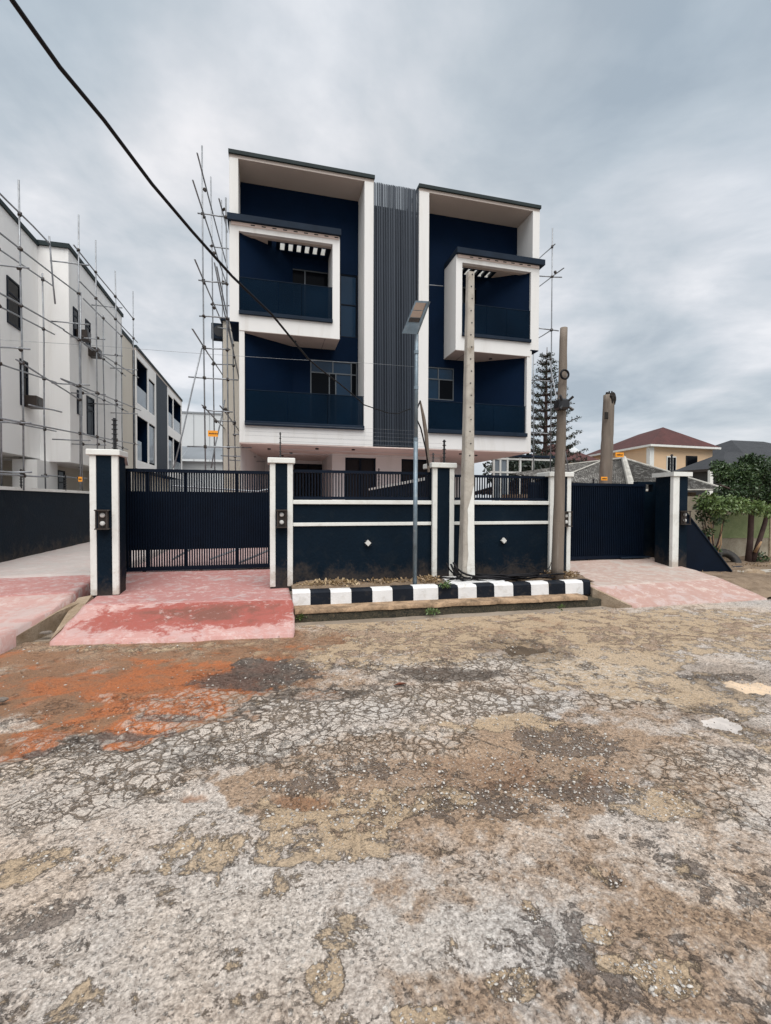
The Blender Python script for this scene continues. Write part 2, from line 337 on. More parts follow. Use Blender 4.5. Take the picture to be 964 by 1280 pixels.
def make_road():
    ys = [0.55]
    while ys[-1] < 6.3: ys.append(ys[-1] + 0.0085 + 0.0035 * (ys[-1] - .55))
    ys = np.array(ys); ys[-1] = 6.3
    na = 760
    tt = np.linspace(-1, 1, na)
    xs_unit = tt * (0.55 + 0.45 * np.abs(tt) ** 1.5)
    Yg, T = np.meshgrid(ys, xs_unit, indexing='ij')
    half = 2.2 + 1.55 * Yg
    Xg = Yg * .22 + T * half
    x = Xg.ravel(); y = Yg.ravel()
    mk = {}
    for nm, pl, s, wp in (('crack', CRACK, 1, .3), ('sand', SANDM, 2, .35), ('mud', MUD, 3, .3), ('dark', DARKM_, 4, .35), ('brown', BROWN, 5, .3), ('stony', STONY, 6, .3), ('pale', PALE, 7, .3), ('wet', WETM, 8, .1)):
        mk[nm] = field(pl, x, y, s * 13, wp)
    z = road_height(x, y)
    lower = np.clip(mk['mud'] * 1.3, 0, 1) * np.clip(1.2 - mk['crack'], 0, 1)
    z = z - .03 * lower - .012 * mk['dark'] - .008 * mk['sand']
    for cx, cy, rx, ry, wt in PUDDLES:                       # shallow hollows that hold the water
        dx = x - cx; dy = y - cy
        u = (dx * cy_ - dy * sy_) / rx; v = (dx * sy_ + dy * cy_) / ry
        r = np.sqrt(u * u + v * v) + (fbm(x * 9, y * 9, 91, 5, .62) - .5) * 1.8
        t = np.clip((1.15 - r) / .5, 0, 1); t = t * t * (3 - 2 * t)
        basin = -.012 - .03 * t + (fbm(x * 12, y * 12, 93, 4, .6) - .5) * .012
        bl = np.clip((2.6 - np.sqrt(u * u + v * v)) / .9, 0, 1)
        z = z * (1 - bl) + basin * bl
    edge = np.clip((y - 6.08 + (x - 2) * .025) / .2, 0, 1); z = z - .07 * edge
    co = np.stack([x, y, z], 1)
    nr, nc = Yg.shape
    i = np.arange(nr * nc).reshape(nr, nc)
    q = np.stack([i[:-1, :-1], i[:-1, 1:], i[1:, 1:], i[1:, :-1]], -1).reshape(-1, 4)
    me = bpy.data.meshes.new('road')
    me.vertices.add(len(co)); me.vertices.foreach_set('co', co.ravel().astype(np.float32))
    me.loops.add(q.size); me.loops.foreach_set('vertex_index', q.ravel().astype(np.int32))
    me.polygons.add(len(q)); me.polygons.foreach_set('loop_start', (np.arange(len(q)) * 4).astype(np.int32))
    me.polygons.foreach_set('loop_total', np.full(len(q), 4, np.int32))
    me.polygons.foreach_set('use_smooth', np.ones(len(q), bool))
    me.update(calc_edges=True)
    for an, ch in (('mask_a', ('crack', 'sand', 'mud', 'dark')), ('mask_b', ('brown', 'stony', 'pale', 'wet'))):
        at = me.attributes.new(an, 'FLOAT_COLOR', 'POINT')
        at.data.foreach_set('color', np.stack([mk[c] for c in ch], 1).ravel().astype(np.float32))
    return me


def road_material():
    m, t, bs = newmat('worn_asphalt')
    P = t.n('ShaderNodeNewGeometry').outputs['Position']
    fl = t.n('ShaderNodeMapping', None, Vector=P); fl.inputs['Scale'].default_value = (1, 1, 0); P = fl.outputs[0]
    A = t.n('ShaderNodeAttribute', {'attribute_name': 'mask_a'}); B = t.n('ShaderNodeAttribute', {'attribute_name': 'mask_b'})
    sa = t.n('ShaderNodeSeparateColor', None, Color=A.outputs['Color']); sb = t.n('ShaderNodeSeparateColor', None, Color=B.outputs['Color'])
    crack, sand, mud, dark = sa.outputs[0], sa.outputs[1], sa.outputs[2], A.outputs['Alpha']
    brown, stony, pale, wet = sb.outputs[0], sb.outputs[1], sb.outputs[2], B.outputs['Alpha']
    nl = t.noise(P, 1.1, 5, .55, .3).outputs[0]
    nm_ = t.noise(P, 5.5, 8, .68, .5)
    nblot = t.math('ADD', t.math('MULTIPLY', t.noise(P, 3.2, 6, .6, .25).outputs[0], .45), t.math('MULTIPLY', t.noise(P, 13, 8, .72, .5).outputs[0], .55))
    nf = t.noise(P, 60, 5, .7).outputs[0]
    vf = t.noise(P, 260, 3, .7).outputs[0]
    # aggregate chips
    vo = t.n('ShaderNodeTexVoronoi', {'feature': 'F1'}, Vector=P, Scale=95.0, Randomness=1.0)
    vo2 = t.n('ShaderNodeTexVoronoi', {'feature': 'F1'}, Vector=P, Scale=42.0, Randomness=1.0)
    vcol = t.n('ShaderNodeSeparateColor', None, Color=vo2.outputs['Color'])
    grey = t.ramp(nf, [(0.3, (0.38, 0.33, 0.282)), (0.5, (0.5, 0.447, 0.392)), (0.72, (0.63, 0.575, 0.51))])
    warm = t.ramp(nl, [(0.35, (0.94, 0.97, 1.03)), (0.65, (1.08, 0.98, 0.9))])
    c = t.mix(1.0, grey, warm, 'MULTIPLY')
    mott = t.noise(P, 30, 7, .78, .2).outputs[0]
    c = t.mix(t.math('MULTIPLY', pale, 0.55), c, t.ramp(nf, [(.3, (.48, .435, .39)), (.7, (.66, .61, .56))]))
    # brown, damp dust
    bn = t.sstep(t.math('ADD', nm_.outputs[0], t.math('MULTIPLY', brown, 0.46)), 0.58, 0.86)
    c = t.mix(t.math('MULTIPLY', bn, .85), c, t.ramp(nf, [(.3, (.235, .15, .092)), (.7, (.40, .27, .17))]))
    # places where the top coat is gone: dark, sharp ragged edge
    th = t.math('ADD', nblot, t.math('ADD', t.math('MULTIPLY', dark, 0.15), t.math('MULTIPLY', t.math('SUBTRACT', stony, pale), 0.07)))
    blot = t.sstep(th, 0.605, 0.635)
    rim = t.math('SUBTRACT', t.sstep(th, 0.58, 0.605), blot, clamp=True)
    c = t.mix(t.math('MULTIPLY', rim, .25), c, (.14, .11, .09))
    c = t.mix(t.math('MULTIPLY', blot, t.math('ADD', .35, t.math('MULTIPLY', t.sstep(mott, .4, .58), .55))), c, t.ramp(vf, [(.35, (.045, .034, .03)), (.65, (.16, .125, .105))]))
    # sand lying in the hollows
    sn = t.math('ADD', t.math('MULTIPLY', t.math('ADD', t.noise(P, 4.1, 10, .78, .3).outputs[0], -.5), 1.5), t.math('ADD', .5, t.math('MULTIPLY', sand, 0.26)))
    smask = t.sstep(sn, 0.64, 0.70)
    srim = t.math('SUBTRACT', t.sstep(sn, 0.615, 0.64), smask, clamp=True)
    c = t.mix(t.math('MULTIPLY', srim, .8), c, (.07, .052, .04))
    c = t.mix(t.math('MULTIPLY', smask, .88), c, t.ramp(vf, [(.3, (.36, .26, .165)), (.7, (.56, .43, .29))]))
    # laterite mud
    mn = t.sstep(t.math('ADD', t.noise(P, 2.6, 8, .66, .6).outputs[0], t.math('MULTIPLY', mud, .5)), .62, .88)
    mudc = t.mix(t.sstep(t.math('ADD', t.noise(P, 2.2, 6, .6, .8).outputs[0], t.math('MULTIPLY', t.math('SUBTRACT', mud, .85), .62)), .43, .6), (.26, .14, .078), (.43, .13, .04))
    mudc = t.mix(t.math('MULTIPLY', t.sstep(vf, .4, .7), .35), mudc, (.36, .21, .12))
    c = t.mix(mn, c, mudc)
    dst = t.math('MULTIPLY', t.sstep(t.math('ADD', dark, t.math('MULTIPLY', t.math('SUBTRACT', nm_.outputs[0], .5), 1.3)), .5, .95), t.sstep(mud, .05, .3))
    c = t.mix(t.math('MULTIPLY', dst, .85), c, t.ramp(mott, [(.36, (.035, .03, .028)), (.6, (.15, .13, .115)), (.68, (.4, .37, .34))]))
    # alligator cracks: two generations of plates
    wv = t.n('ShaderNodeVectorMath', {'operation': 'SCALE'}, i0=t.n('ShaderNodeVectorMath', {'operation': 'SUBTRACT'}, i0=t.noise(P, 7, 5, .65).outputs['Color'], i1=(.5, .5, .5)).outputs[0], Scale=.11).outputs[0]
    Pw = t.n('ShaderNodeVectorMath', {'operation': 'ADD'}, i0=P, i1=wv).outputs[0]
    e1a = t.n('ShaderNodeTexVoronoi', {'feature': 'DISTANCE_TO_EDGE'}, Vector=Pw, Scale=11.0, Randomness=1.0).outputs['Distance']
    e1b = t.n('ShaderNodeTexVoronoi', {'feature': 'DISTANCE_TO_EDGE'}, Vector=Pw, Scale=25.0, Randomness=1.0).outputs['Distance']
    e1 = t.math('MINIMUM', e1a, t.math('ADD', e1b, t.sstep(t.noise(P, 2.6, 5, .6, .6).outputs[0], .44, .6)))
    e2 = t.n('ShaderNodeTexVoronoi', {'feature': 'DISTANCE_TO_EDGE'}, Vector=Pw, Scale=3.3, Randomness=1.0).outputs['Distance']
    cw = t.math('MULTIPLY', t.math('ADD', crack, t.math('MULTIPLY', t.math('SUBTRACT', t.noise(P, 9, 7, .7).outputs[0], .53), 3.2)), .055)
    k1 = t.n('ShaderNodeMapRange', {'interpolation_type': 'SMOOTHSTEP'}, i0=t.math('SUBTRACT', e1, cw), i1=-.02, i2=.022, i3=1.0, i4=0.0).outputs[0]
    cm = t.sstep(crack, .12, .45)
    k1 = t.math('MULTIPLY', k1, cm)
    k2 = t.n('ShaderNodeMapRange', {'interpolation_type': 'SMOOTHSTEP'}, i0=e2, i1=.008, i2=.03, i3=1.0, i4=0.0).outputs[0]
    k2 = t.math('MULTIPLY', k2, t.sstep(t.math('ADD', nl, t.math('MULTIPLY', crack, .4)), .5, .7))
    kk = t.math('MULTIPLY', t.math('MAXIMUM', k1, t.math('MULTIPLY', k2, .75)), t.math('SUBTRACT', 1.0, t.math('MAXIMUM', mn, smask)))
    plate = t.math('MULTIPLY', t.sstep(e1, .02, .2), cm)
    c = t.mix(t.math('MULTIPLY', plate, .45), c, (.6, .55, .49))
    c = t.mix(t.math('MULTIPLY', kk, .9), c, t.ramp(vf, [(.35, (.075, .055, .04)), (.65, (.22, .165, .115))]))
    brk = t.math('MULTIPLY', t.math('MULTIPLY', t.sstep(mud, .12, .3), t.math('SUBTRACT', 1.0, t.sstep(mud, .4, .6))), t.sstep(crack, .2, .5))
    c = t.mix(t.math('MULTIPLY', brk, .75), c, (.06, .045, .035))
    # aggregate showing
    chip = t.math('MULTIPLY', t.math('LESS_THAN', vo2.outputs['Distance'], t.math('MULTIPLY', vcol.outputs[0], .42)), t.sstep(t.math('ADD', nf, t.math('MULTIPLY', stony, .2)), .44, .56))
    chip = t.math('MULTIPLY', chip, t.math('SUBTRACT', 1.0, t.math('MULTIPLY', t.math('MAXIMUM', mn, t.math('MAXIMUM', smask, t.math('MULTIPLY', bn, .75))), .85)))
    c = t.mix(t.math('MULTIPLY', chip, .72), c, t.mix(vcol.outputs[1], (.36, .33, .3), (.7, .66, .61)))
    speck = t.math('MULTIPLY', t.sstep(vo.outputs['Distance'], .45, .75), .35)
    c = t.mix(speck, c, (.1, .08, .066))
    c = t.mix(t.math('SUBTRACT', 1.0, t.math('MULTIPLY', t.math('MAXIMUM', mn, smask), .55)), c, t.mix(1.0, c, t.ramp(mott, [(.34, (.62, .59, .57)), (.5, (1.05, 1.05, 1.05)), (.66, (1.34, 1.34, 1.34))]), 'MULTIPLY'))
    flk = t.sstep(t.math('ADD', t.noise(P, 46, 6, .8, .6).outputs[0], t.math('MULTIPLY', t.math('SUBTRACT', nm_.outputs[0], .5), .45)), .59, .635)
    flk = t.math('MULTIPLY', flk, t.math('SUBTRACT', 1.0, t.math('MULTIPLY', t.math('MAXIMUM', mn, smask), .7)))
    c = t.mix(t.math('MULTIPLY', flk, .5), c, (.10, .072, .055))
    # damp
    wt = t.sstep(wet, .1, .8)
    c = t.mix(t.math('MULTIPLY', wt, .5), c, t.mix(1.0, c, (.45, .42, .4), 'MULTIPLY'))
    t.t.links.new(c, bs.inputs['Base Color'])
    r = t.math('SUBTRACT', .88, t.math('ADD', t.math('MULTIPLY', wt, .5), t.math('MULTIPLY', blot, .2)))
    t.t.links.new(r, bs.inputs['Roughness']); bs.inputs['Specular IOR Level'].default_value = .35
    h = t.math('ADD', t.math('MULTIPLY', nf, .25), t.math('ADD', t.math('MULTIPLY', vf, .12), t.math('MULTIPLY', mott, .7)))
    h = t.math('ADD', h, t.math('MULTIPLY', chip, .4))
    h = t.math('SUBTRACT', h, t.math('MULTIPLY', flk, .35))
    h = t.math('SUBTRACT', h, t.math('MULTIPLY', kk, .9))
    h = t.math('SUBTRACT', h, t.math('MULTIPLY', blot, .55))
    h = t.math('SUBTRACT', h, t.math('MULTIPLY', smask, .25))
    h = t.math('SUBTRACT', h, t.math('MULTIPLY', vo.outputs['Distance'], .14))
    b = t.n('ShaderNodeBump', None, Height=h, Strength=1.0, Distance=.02)
    t.t.links.new(b.outputs[0], bs.inputs['Normal'])
    return m


ROADM = road_material()
road_me = make_road(); road_me.materials.append(ROADM)
road = bpy.data.objects.new('road', road_me); COL.objects.link(road); structure(road)


def soil_mat(name, a, b, c2, sc=3.0, bump=.8):
    m, t, bs = newmat(name)
    P = t.n('ShaderNodeNewGeometry').outputs['Position']
    n = t.noise(P, sc, 8, .65, .4).outputs[0]; f = t.noise(P, 45, 5, .7).outputs[0]
    c = t.ramp(n, [(.35, a), (.6, b)])
    c = t.mix(t.math('MULTIPLY', t.sstep(f, .45, .7), .5), c, c2)
    t.t.links.new(c, bs.inputs['Base Color']); bs.inputs['Roughness'].default_value = .92
    bb = t.n('ShaderNodeBump', None, Height=f, Strength=bump, Distance=.015); t.t.links.new(bb.outputs[0], bs.inputs['Normal'])
    return m


SOIL = soil_mat('brown_soil', (.10, .065, .04), (.21, .15, .10), (.3, .24, .17))
FARGROUND = soil_mat('sandy_ground', (.2, .16, .12), (.3, .25, .2), (.16, .12, .09), 1.2)


def slab_mat(name, base, red, white, amt, sc=1.4, spot=None):
    m, t, bs = newmat(name)
    P = t.n('ShaderNodeNewGeometry').outputs['Position']
    n = t.noise(P, sc, 9, .68, .5).outputs[0]; n2 = t.noise(P, sc * 3.1, 9, .7, .9).outputs[0]; f = t.noise(P, 70, 4, .65).outputs[0]
    c = t.ramp(n, [(.35, tuple(v * .88 for v in base)), (.65, tuple(min(1, v * 1.1) for v in base))])
    c = t.mix(t.math('MULTIPLY', t.sstep(t.math('ADD', n2, t.math('MULTIPLY', t.math('SUBTRACT', n, .5), .9)), .5 - amt * .25, .68 - amt * .2), amt), c, red)
    if spot:                                     # red oxide worn through to pale cement outside this patch
        cx, cy, rx, ry, col2, core = spot
        mp = t.n('ShaderNodeMapping', None, Vector=P); mp.inputs['Location'].default_value = (-cx / rx, -cy / ry, 0); mp.inputs['Scale'].default_value = (1 / rx, 1 / ry, 0)
        rr_ = t.n('ShaderNodeVectorMath', {'operation': 'LENGTH'}, i0=mp.outputs[0]).outputs['Value']
        ed = t.math('ADD', rr_, t.math('MULTIPLY', t.math('SUBTRACT', t.noise(P, 3.2, 9, .72, .6).outputs[0], .5), 2.6))
        c = t.mix(t.math('MULTIPLY', t.math('SUBTRACT', 1.0, t.sstep(ed, .85, 1.15)), .9), c, t.mix(t.math('SUBTRACT', 1.0, t.sstep(ed, .1, .75)), col2, core))
    wn_ = t.noise(P, sc * 4.3, 10, .75, .4).outputs[0]
    c = t.mix(t.math('MULTIPLY', t.sstep(t.math('ADD', wn_, t.math('MULTIPLY', t.math('SUBTRACT', n, .5), .6)), .54, .66), .5), c, white)
    c = t.mix(t.math('MULTIPLY', t.sstep(f, .5, .75), .3), c, tuple(v * .6 for v in base))
    t.t.links.new(c, bs.inputs['Base Color']); bs.inputs['Roughness'].default_value = .8
    bb = t.n('ShaderNodeBump', None, Height=t.math('ADD', t.math('MULTIPLY', f, .5), n2), Strength=.4, Distance=.012); t.t.links.new(bb.outputs[0], bs.inputs['Normal'])
    return m


PINK = slab_mat('pink_cement', (.45, .35, .34), (.36, .13, .115), (.57, .51, .49), .8, 1.7)
REDC = slab_mat('worn_red_cement', (.5, .33, .31), (.42, .17, .14), (.6, .5, .47), .5, 2.3, (-.75, 6.46, 1.5, .5, (.30, .062, .044), (.15, .045, .026)))
PINKEDGE = slab_mat('pale_pink_cement', (.5, .38, .355), (.42, .2, .17), (.58, .52, .49), .6, 1.6)
PINKR2 = slab_mat('greyed_pink_cement', (.46, .405, .365), (.36, .22, .18), (.56, .52, .47), .65, 1.6)
PINKR = slab_mat('faded_pink_cement', (.47, .37, .345), (.34, .18, .14), (.58, .52, .47), .7, 1.6)
GREYPINK = slab_mat('grey_pink_cement', (.43, .39, .37), (.37, .25, .23), (.52, .49, .47), .35)
YARDM = slab_mat('yard_cement', (.42, .30, .29), (.3, .18, .17), (.5, .45, .43), .4)
DRAINC = soil_mat('soil_stained_concrete', (.24, .17, .105), (.38, .3, .22), (.12, .085, .05), 4.0)
MOSS = soil_mat('mossy_drain_face', (.006, .007, .004), (.035, .03, .018), (.14, .1, .06), 9.0)
LIPM = soil_mat('orange_stained_lip', (.13, .085, .05), (.40, .27, .17), (.06, .05, .03), 4.5)

# ground to the horizon
g = MB(); 
g.quad((-900, -300, -.12), (900, -300, -.12), (900, 1200, -.12), (-900, 1200, -.12))
structure(g.build('ground', FARGROUND))
rs = MB(); rs.quad((-60, -12, -.07), (60, -12, -.07), (60, 6.9, -.07), (-60, 6.9, -.07))
structure(rs.build('road_base', FARGROUND))


def grid_sheet(name, poly_fn, nu, nv, mat_, thick_edges=None, kind='structure', parent=None):
    """bilinear patch of four corners with small unevenness"""
    a, b, c, d = [Vector(p) for p in poly_fn]
    mb = MB()
    for j in range(nv + 1):
        for i in range(nu + 1):
            u = i / nu; v = j / nv
            p = a.lerp(b, u).lerp(d.lerp(c, u), v)
            wob = noise.noise(Vector((p.x * 1.3, p.y * 1.3, 3.1))) * .008 + noise.noise(Vector((p.x * 5, p.y * 5, 9.1))) * .003
            ed = .012 if (i in (0, nu) or j == 0) else 0
            off = Vector((noise.noise(Vector((p.x * 4, p.y * 4, 1))), noise.noise(Vector((p.x * 4, p.y * 4, 5))), 0)) * (.02 if ed else 0)
            mb.v.append((p.x + off.x, p.y + off.y, p.z + wob))
    nn = nu + 1
    for j in range(nv):
        for i in range(nu): mb.f.append((j * nn + i, j * nn + i + 1, (j + 1) * nn + i + 1, (j + 1) * nn + i))
    # skirt
    rim = [j * nn for j in range(nv, -1, -1)] + list(range(1, nn)) + [j * nn + nu for j in range(1, nv + 1)]
    base = len(mb.v)
    for k in rim:
        x, y, z = mb.v[k]; mb.v.append((x, y, z - .3))
    for k in range(len(rim) - 1): mb.f.append((rim[k], base + k, base + k + 1, rim[k + 1]))
    o = mb.build(name, mat_, parent, smooth=True)
    if kind and parent is None: o['kind'] = kind
    return o


# left ramp: pale toe strip, worn red slab, pink upper slab
rp = thing('ramp', '', '', (-1.0, 7.2, 0.0)); del rp['label']; del rp['category']; rp['kind'] = 'structure'
def L(a, b, t): return tuple(a[i] + (b[i] - a[i]) * t for i in range(3))
r0l, r0r = (-2.39, 5.975, .004), (.31, 5.65, .004)
r1l, r1r = (-2.38, 6.97, .2), (.345, 6.69, .2)
tl, tr = L(r0l, r1l, .24), L(r0r, r1r, .2)
grid_sheet('lower_slab', [r0l, r0r, r1r, r1l], 60, 28, REDC, parent=rp)
grid_sheet('upper_slab', [(r1l[0] - .0, r1l[1] + .012, .199), (r1r[0], r1r[1] + .012, .199), (.25, 9.5, .285), (-2.5, 9.5, .31)], 60, 30, PINK, parent=rp)
# right ramp
rp2 = thing('ramp', '', '', (6.8, 7.0, 0.0)); del rp2['label']; del rp2['category']; rp2['kind'] = 'structure'
grid_sheet('lower_slab', [(5.49, 5.96, .004), (8.13, 5.93, .004), (8.12, 6.7, .21), (5.2, 6.5, .21)], 50, 20, PINKR, parent=rp2)
grid_sheet('upper_slab', [(5.2, 6.512, .208), (8.12, 6.712, .208), (8.9, 9.2, .32), (5.5, 9.2, .31)], 50, 26, PINKR2, parent=rp2)
dr = MB(); dr.prism([(5.44, 5.99), (5.17, 6.5), (5.49, 7.5), (5.62, 7.5), (5.3, 6.5), (5.56, 5.97)], -.2, [.01, .2, .27, .27, .205, .005])
structure(dr.build('ramp_kerb', DRAINC))

# yard behind the fence and the neighbour's drive
yd = MB(); yd.box(-2.6, 9.5, -.1, 11.0, 26, .27); structure(yd.build('yard_paving', YARDM))
nd = thing('driveway', '', '', (-5.0, 8.0, 0)); del nd['label']; del nd['category']; nd['kind'] = 'structure'
grid_sheet('pink_slab', [(-9.5, 7.55, .18), (-2.72, 7.6, .27), (-2.85, 9.2, .29), (-9.5, 9.0, .27)], 60, 16, PINK, parent=nd)
grid_sheet('grey_slab', [(-9.5, 9.01, .27), (-2.85, 9.21, .29), (-2.4, 30, .33), (-9.5, 30, .33)], 40, 60, GREYPINK, parent=nd)
grid_sheet('front_slab', [(-2.845, 5.133, 0.08), (-2.661, 6.798, 0.2), (-2.72, 7.59, .26), (-9.5, 7.54, .17)], 40, 14, PINKEDGE, parent=nd)
# side of the drain between drive and ramp
ds = MB(); a_, b_, c_ = (-2.79, 5.815, 0.05), (-2.62, 6.786, 0.18), (-2.439, 7.531, 0.22)
ds.prism([(a_[0], a_[1] - .02), (b_[0], b_[1]), (c_[0], c_[1]), (c_[0] - .1, c_[1] + .35), (b_[0] - .1, b_[1] + .4), (a_[0] - .3, a_[1] + .3)], -.2, [.035, .17, .215, .2, .15, .02])
structure(ds.build('drain_wall', DRAINC))
ds2 = MB(); ds2.prism([(-2.42, 6.05), (-2.40, 6.95), (-2.44, 7.45), (-2.62, 7.45), (-2.56, 6.9)], -.2, [.0, .17, .25, .22, .12])
structure(ds2.build('drain_side', DRAINC))

# drain lip and its mossy face in front of the kerb
lip = thing('drain', '', '', (2.8, 6.5, 0)); del lip['label']; del lip['category']; lip['kind'] = 'structure'
def ragged(name, x0, y0, x1, y1, depth, z0, z1, n, amp, mat_, parent):
    mb = MB()
    for i in range(n + 1):
        t = i / n; x = x0 + (x1 - x0) * t; y = y0 + (y1 - y0) * t
        k = noise.noise(Vector((x * 3.1, 7, z1))) * amp + noise.noise(Vector((x * 11, 3, z1))) * amp * .5
        kz = noise.noise(Vector((x * 4.7, 1, z1))) * amp * .6
        mb.v += [(x, y + k, z0), (x, y + k * .6, z1 + kz * .6 - .012), (x, y + k * .5 + .02, z1 + kz * .5), (x, y + depth, z1 + .005)]
    for i in range(n):
        for j in range(3):
            a = i * 4 + j; mb.f.append((a, a + 4, a + 5, a + 1))
    return mb.build(name, mat_, parent, smooth=True)
ragged('lip', .36, 6.45, 4.95, 6.34, .5, .05, .105, 260, .03, LIPM, lip)
ragged('drain_face', .36, 6.46, 5.3, 6.36, .3, -.2, .05, 260, .035, MOSS, lip)

# soil strip behind the kerb
so = MB(); nx, ny = 150, 16
for j in range(ny + 1):
    for i in range(nx + 1):
        x = .36 + (5.5 - .36) * i / nx; y = 6.86 + .66 * j / ny
        heap = .07 * math.exp(-((x - .9) / .5) ** 2) + .05 * math.exp(-((x - 2.6) / .3) ** 2) + .06 * math.exp(-((x - 5.0) / .45) ** 2)
        so.v.append((x, y, .25 + (heap + .02) * (j / ny) + .035 * noise.noise(Vector((x * 5, y * 5, 2))) + .015 * noise.noise(Vector((x * 17, y * 17, 2)))))
for j in range(ny):
    for i in range(nx): so.f.append((j * (nx + 1) + i, j * (nx + 1) + i + 1, (j + 1) * (nx + 1) + i + 1, (j + 1) * (nx + 1) + i))
structure(so.build('soil_strip', SOIL, smooth=True))
cp = MB(); cp.prism([(2.75, 6.8), (3.75, 6.82), (3.5, 7.4), (2.9, 7.44)], .2, .325); structure(cp.build('cement_apron', KERBW))

# verge at the far right and under the tree
vg = MB(); nx, ny = 70, 50
for j in range(ny + 1):
    for i in range(nx + 1):
        x = 8.0 + 10 * i / nx; y = 6.05 + 5.2 * j / ny + (.18 * (x - 8.1) if j == 0 else 0)
        zz_ = -.03 + .2 * min(1, j / 9) + .05 * noise.noise(Vector((x * 2, y * 2, 5))) + .03 * noise.noise(Vector((x * 7, y * 7, 5)))
        vg.v.append((x, y, zz_))
for j in range(ny):
    for i in range(nx): vg.f.append((j * (nx + 1) + i, j * (nx + 1) + i + 1, (j + 1) * (nx + 1) + i + 1, (j + 1) * (nx + 1) + i))
structure(vg.build('verge', SOIL, smooth=True))

# puddles
def water(name, base, rough):
    m, t, bs = newmat(name)
    P = t.n('ShaderNodeNewGeometry').outputs['Position']
    n = t.noise(P, 6, 4, .6, .5).outputs[0]
    t.t.links.new(t.ramp(n, [(.35, tuple(v * .8 for v in base)), (.65, tuple(v * 1.15 for v in base))]), bs.inputs['Base Color'])
    bs.inputs['Roughness'].default_value = rough; bs.inputs['Specular IOR Level'].default_value = .6; bs.inputs['IOR'].default_value = 1.4
    return m
WATERS = [water('muddy_water', (.12, .09, .065), .02), water('milky_sky_water', (.52, .47, .43), .02), water('ochre_puddle_water', (.58, .42, .27), .02)]  # second one: milky water, its paleness partly painting the bright sky it mirrors
for k, (cx, cy, rx, ry, wt) in enumerate(PUDDLES):
    pts = []
    for i in range(48):
        a = 2 * math.pi * i / 48
        u, v = rx * 1.75 * math.cos(a), ry * 1.75 * math.sin(a)
        pts.append((cx + u * cy_ + v * sy_, cy - u * sy_ + v * cy_, -.024))
    o = MB().add(pts, [tuple(range(48))]).build('puddle', WATERS[k]); structure(o)

# loose stones on the road
def make_stones(n, name, mat_, seed, size, zone):
    r = np.random.default_rng(seed)
    ph = (1 + 5 ** .5) / 2
    iv = np.array([(-1, ph, 0), (1, ph, 0), (-1, -ph, 0), (1, -ph, 0), (0, -1, ph), (0, 1, ph), (0, -1, -ph), (0, 1, -ph), (ph, 0, -1), (ph, 0, 1), (-ph, 0, -1), (-ph, 0, 1)]) / 1.902
    fi = np.array([(0, 11, 5), (0, 5, 1), (0, 1, 7), (0, 7, 10), (0, 10, 11), (1, 5, 9), (5, 11, 4), (11, 10, 2), (10, 7, 6), (7, 1, 8), (3, 9, 4), (3, 4, 2), (3, 2, 6), (3, 6, 8), (3, 8, 9), (4, 9, 5), (2, 4, 11), (6, 2, 10), (8, 6, 7), (9, 8, 1)])
    m = n * 14
    y = .7 + (6.1 - .7) * r.random(m) ** 1.5; x = y * .22 + (r.random(m) * 2 - 1) * (1.2 + .95 * y)
    d = field(STONY, x, y, 78, .3) * .9 + field(DARKM_, x, y, 52, .35) * .15 + .07
    if zone == 'fine': d = d * .45 + .2
    d = d * (1 - .85 * np.clip(field(MUD, x, y, 39, .3) * 1.5, 0, 1))
    keep = r.random(m) < d * .32
    x, y = x[keep][:n], y[keep][:n]; n = len(x)
    s = size * np.clip(np.exp(r.normal(0, .42, n)), .4, 1.9) * (0.75 + .09 * y)
    ang = r.random(n) * 6.283
    sc = np.stack([s * (1 + .5 * r.random(n)), s * (.65 + .35 * r.random(n)), s * (.35 + .3 * r.random(n))], 1)
    V = iv[None] * (1 + r.normal(0, .16, (n, 12, 1))) * sc[:, None, :]
    ca, sa_ = np.cos(ang)[:, None], np.sin(ang)[:, None]
    X = V[..., 0] * ca - V[..., 1] * sa_ + x[:, None]; Y = V[..., 0] * sa_ + V[..., 1] * ca + y[:, None]
    Z = V[..., 2] + (road_height(x, y) + s * .05 - .006)[:, None]
    co = np.stack([X, Y, Z], -1).reshape(-1, 3)
    F = (fi[None] + (np.arange(n) * 12)[:, None, None]).reshape(-1, 3)
    me = bpy.data.meshes.new(name)
    me.vertices.add(len(co)); me.vertices.foreach_set('co', co.ravel().astype(np.float32))
    me.loops.add(F.size); me.loops.foreach_set('vertex_index', F.ravel().astype(np.int32))
    me.polygons.add(len(F)); me.polygons.foreach_set('loop_start', (np.arange(len(F)) * 3).astype(np.int32)); me.polygons.foreach_set('loop_total', np.full(len(F), 3, np.int32))
    me.update(calc_edges=True)
    at = me.attributes.new('tone', 'FLOAT', 'FACE'); at.data.foreach_set('value', np.repeat(r.random(n), 20).astype(np.float32))
    me.materials.append(mat_)
    o = bpy.data.objects.new(name, me); COL.objects.link(o); o['kind'] = 'stuff'; o['category'] = 'gravel'
    return o
def stone_mat():
    m, t, bs = newmat('road_stone')
    a = t.n('ShaderNodeAttribute', {'attribute_name': 'tone'}).outputs['Fac']
    P = t.n('ShaderNodeNewGeometry').outputs['Position']
    c = t.ramp(a, [(0, (.16, .135, .115)), (.35, (.36, .33, .3)), (.7, (.43, .4, .36)), (1, (.56, .53, .49))])
    c = t.mix(.4, c, t.mix(1.0, c, t.ramp(t.noise(P, 120, 3).outputs[0], [(.3, .5), (.7, 1.3)]), 'MULTIPLY'))
    t.t.links.new(c, bs.inputs['Base Color']); bs.inputs['Roughness'].default_value = .8
    return m
STONE = stone_mat()
o = make_stones(8500, 'gravel', STONE, 3, .0058, 'main'); o['label'] = 'pale stone chips strewn over the broken road'
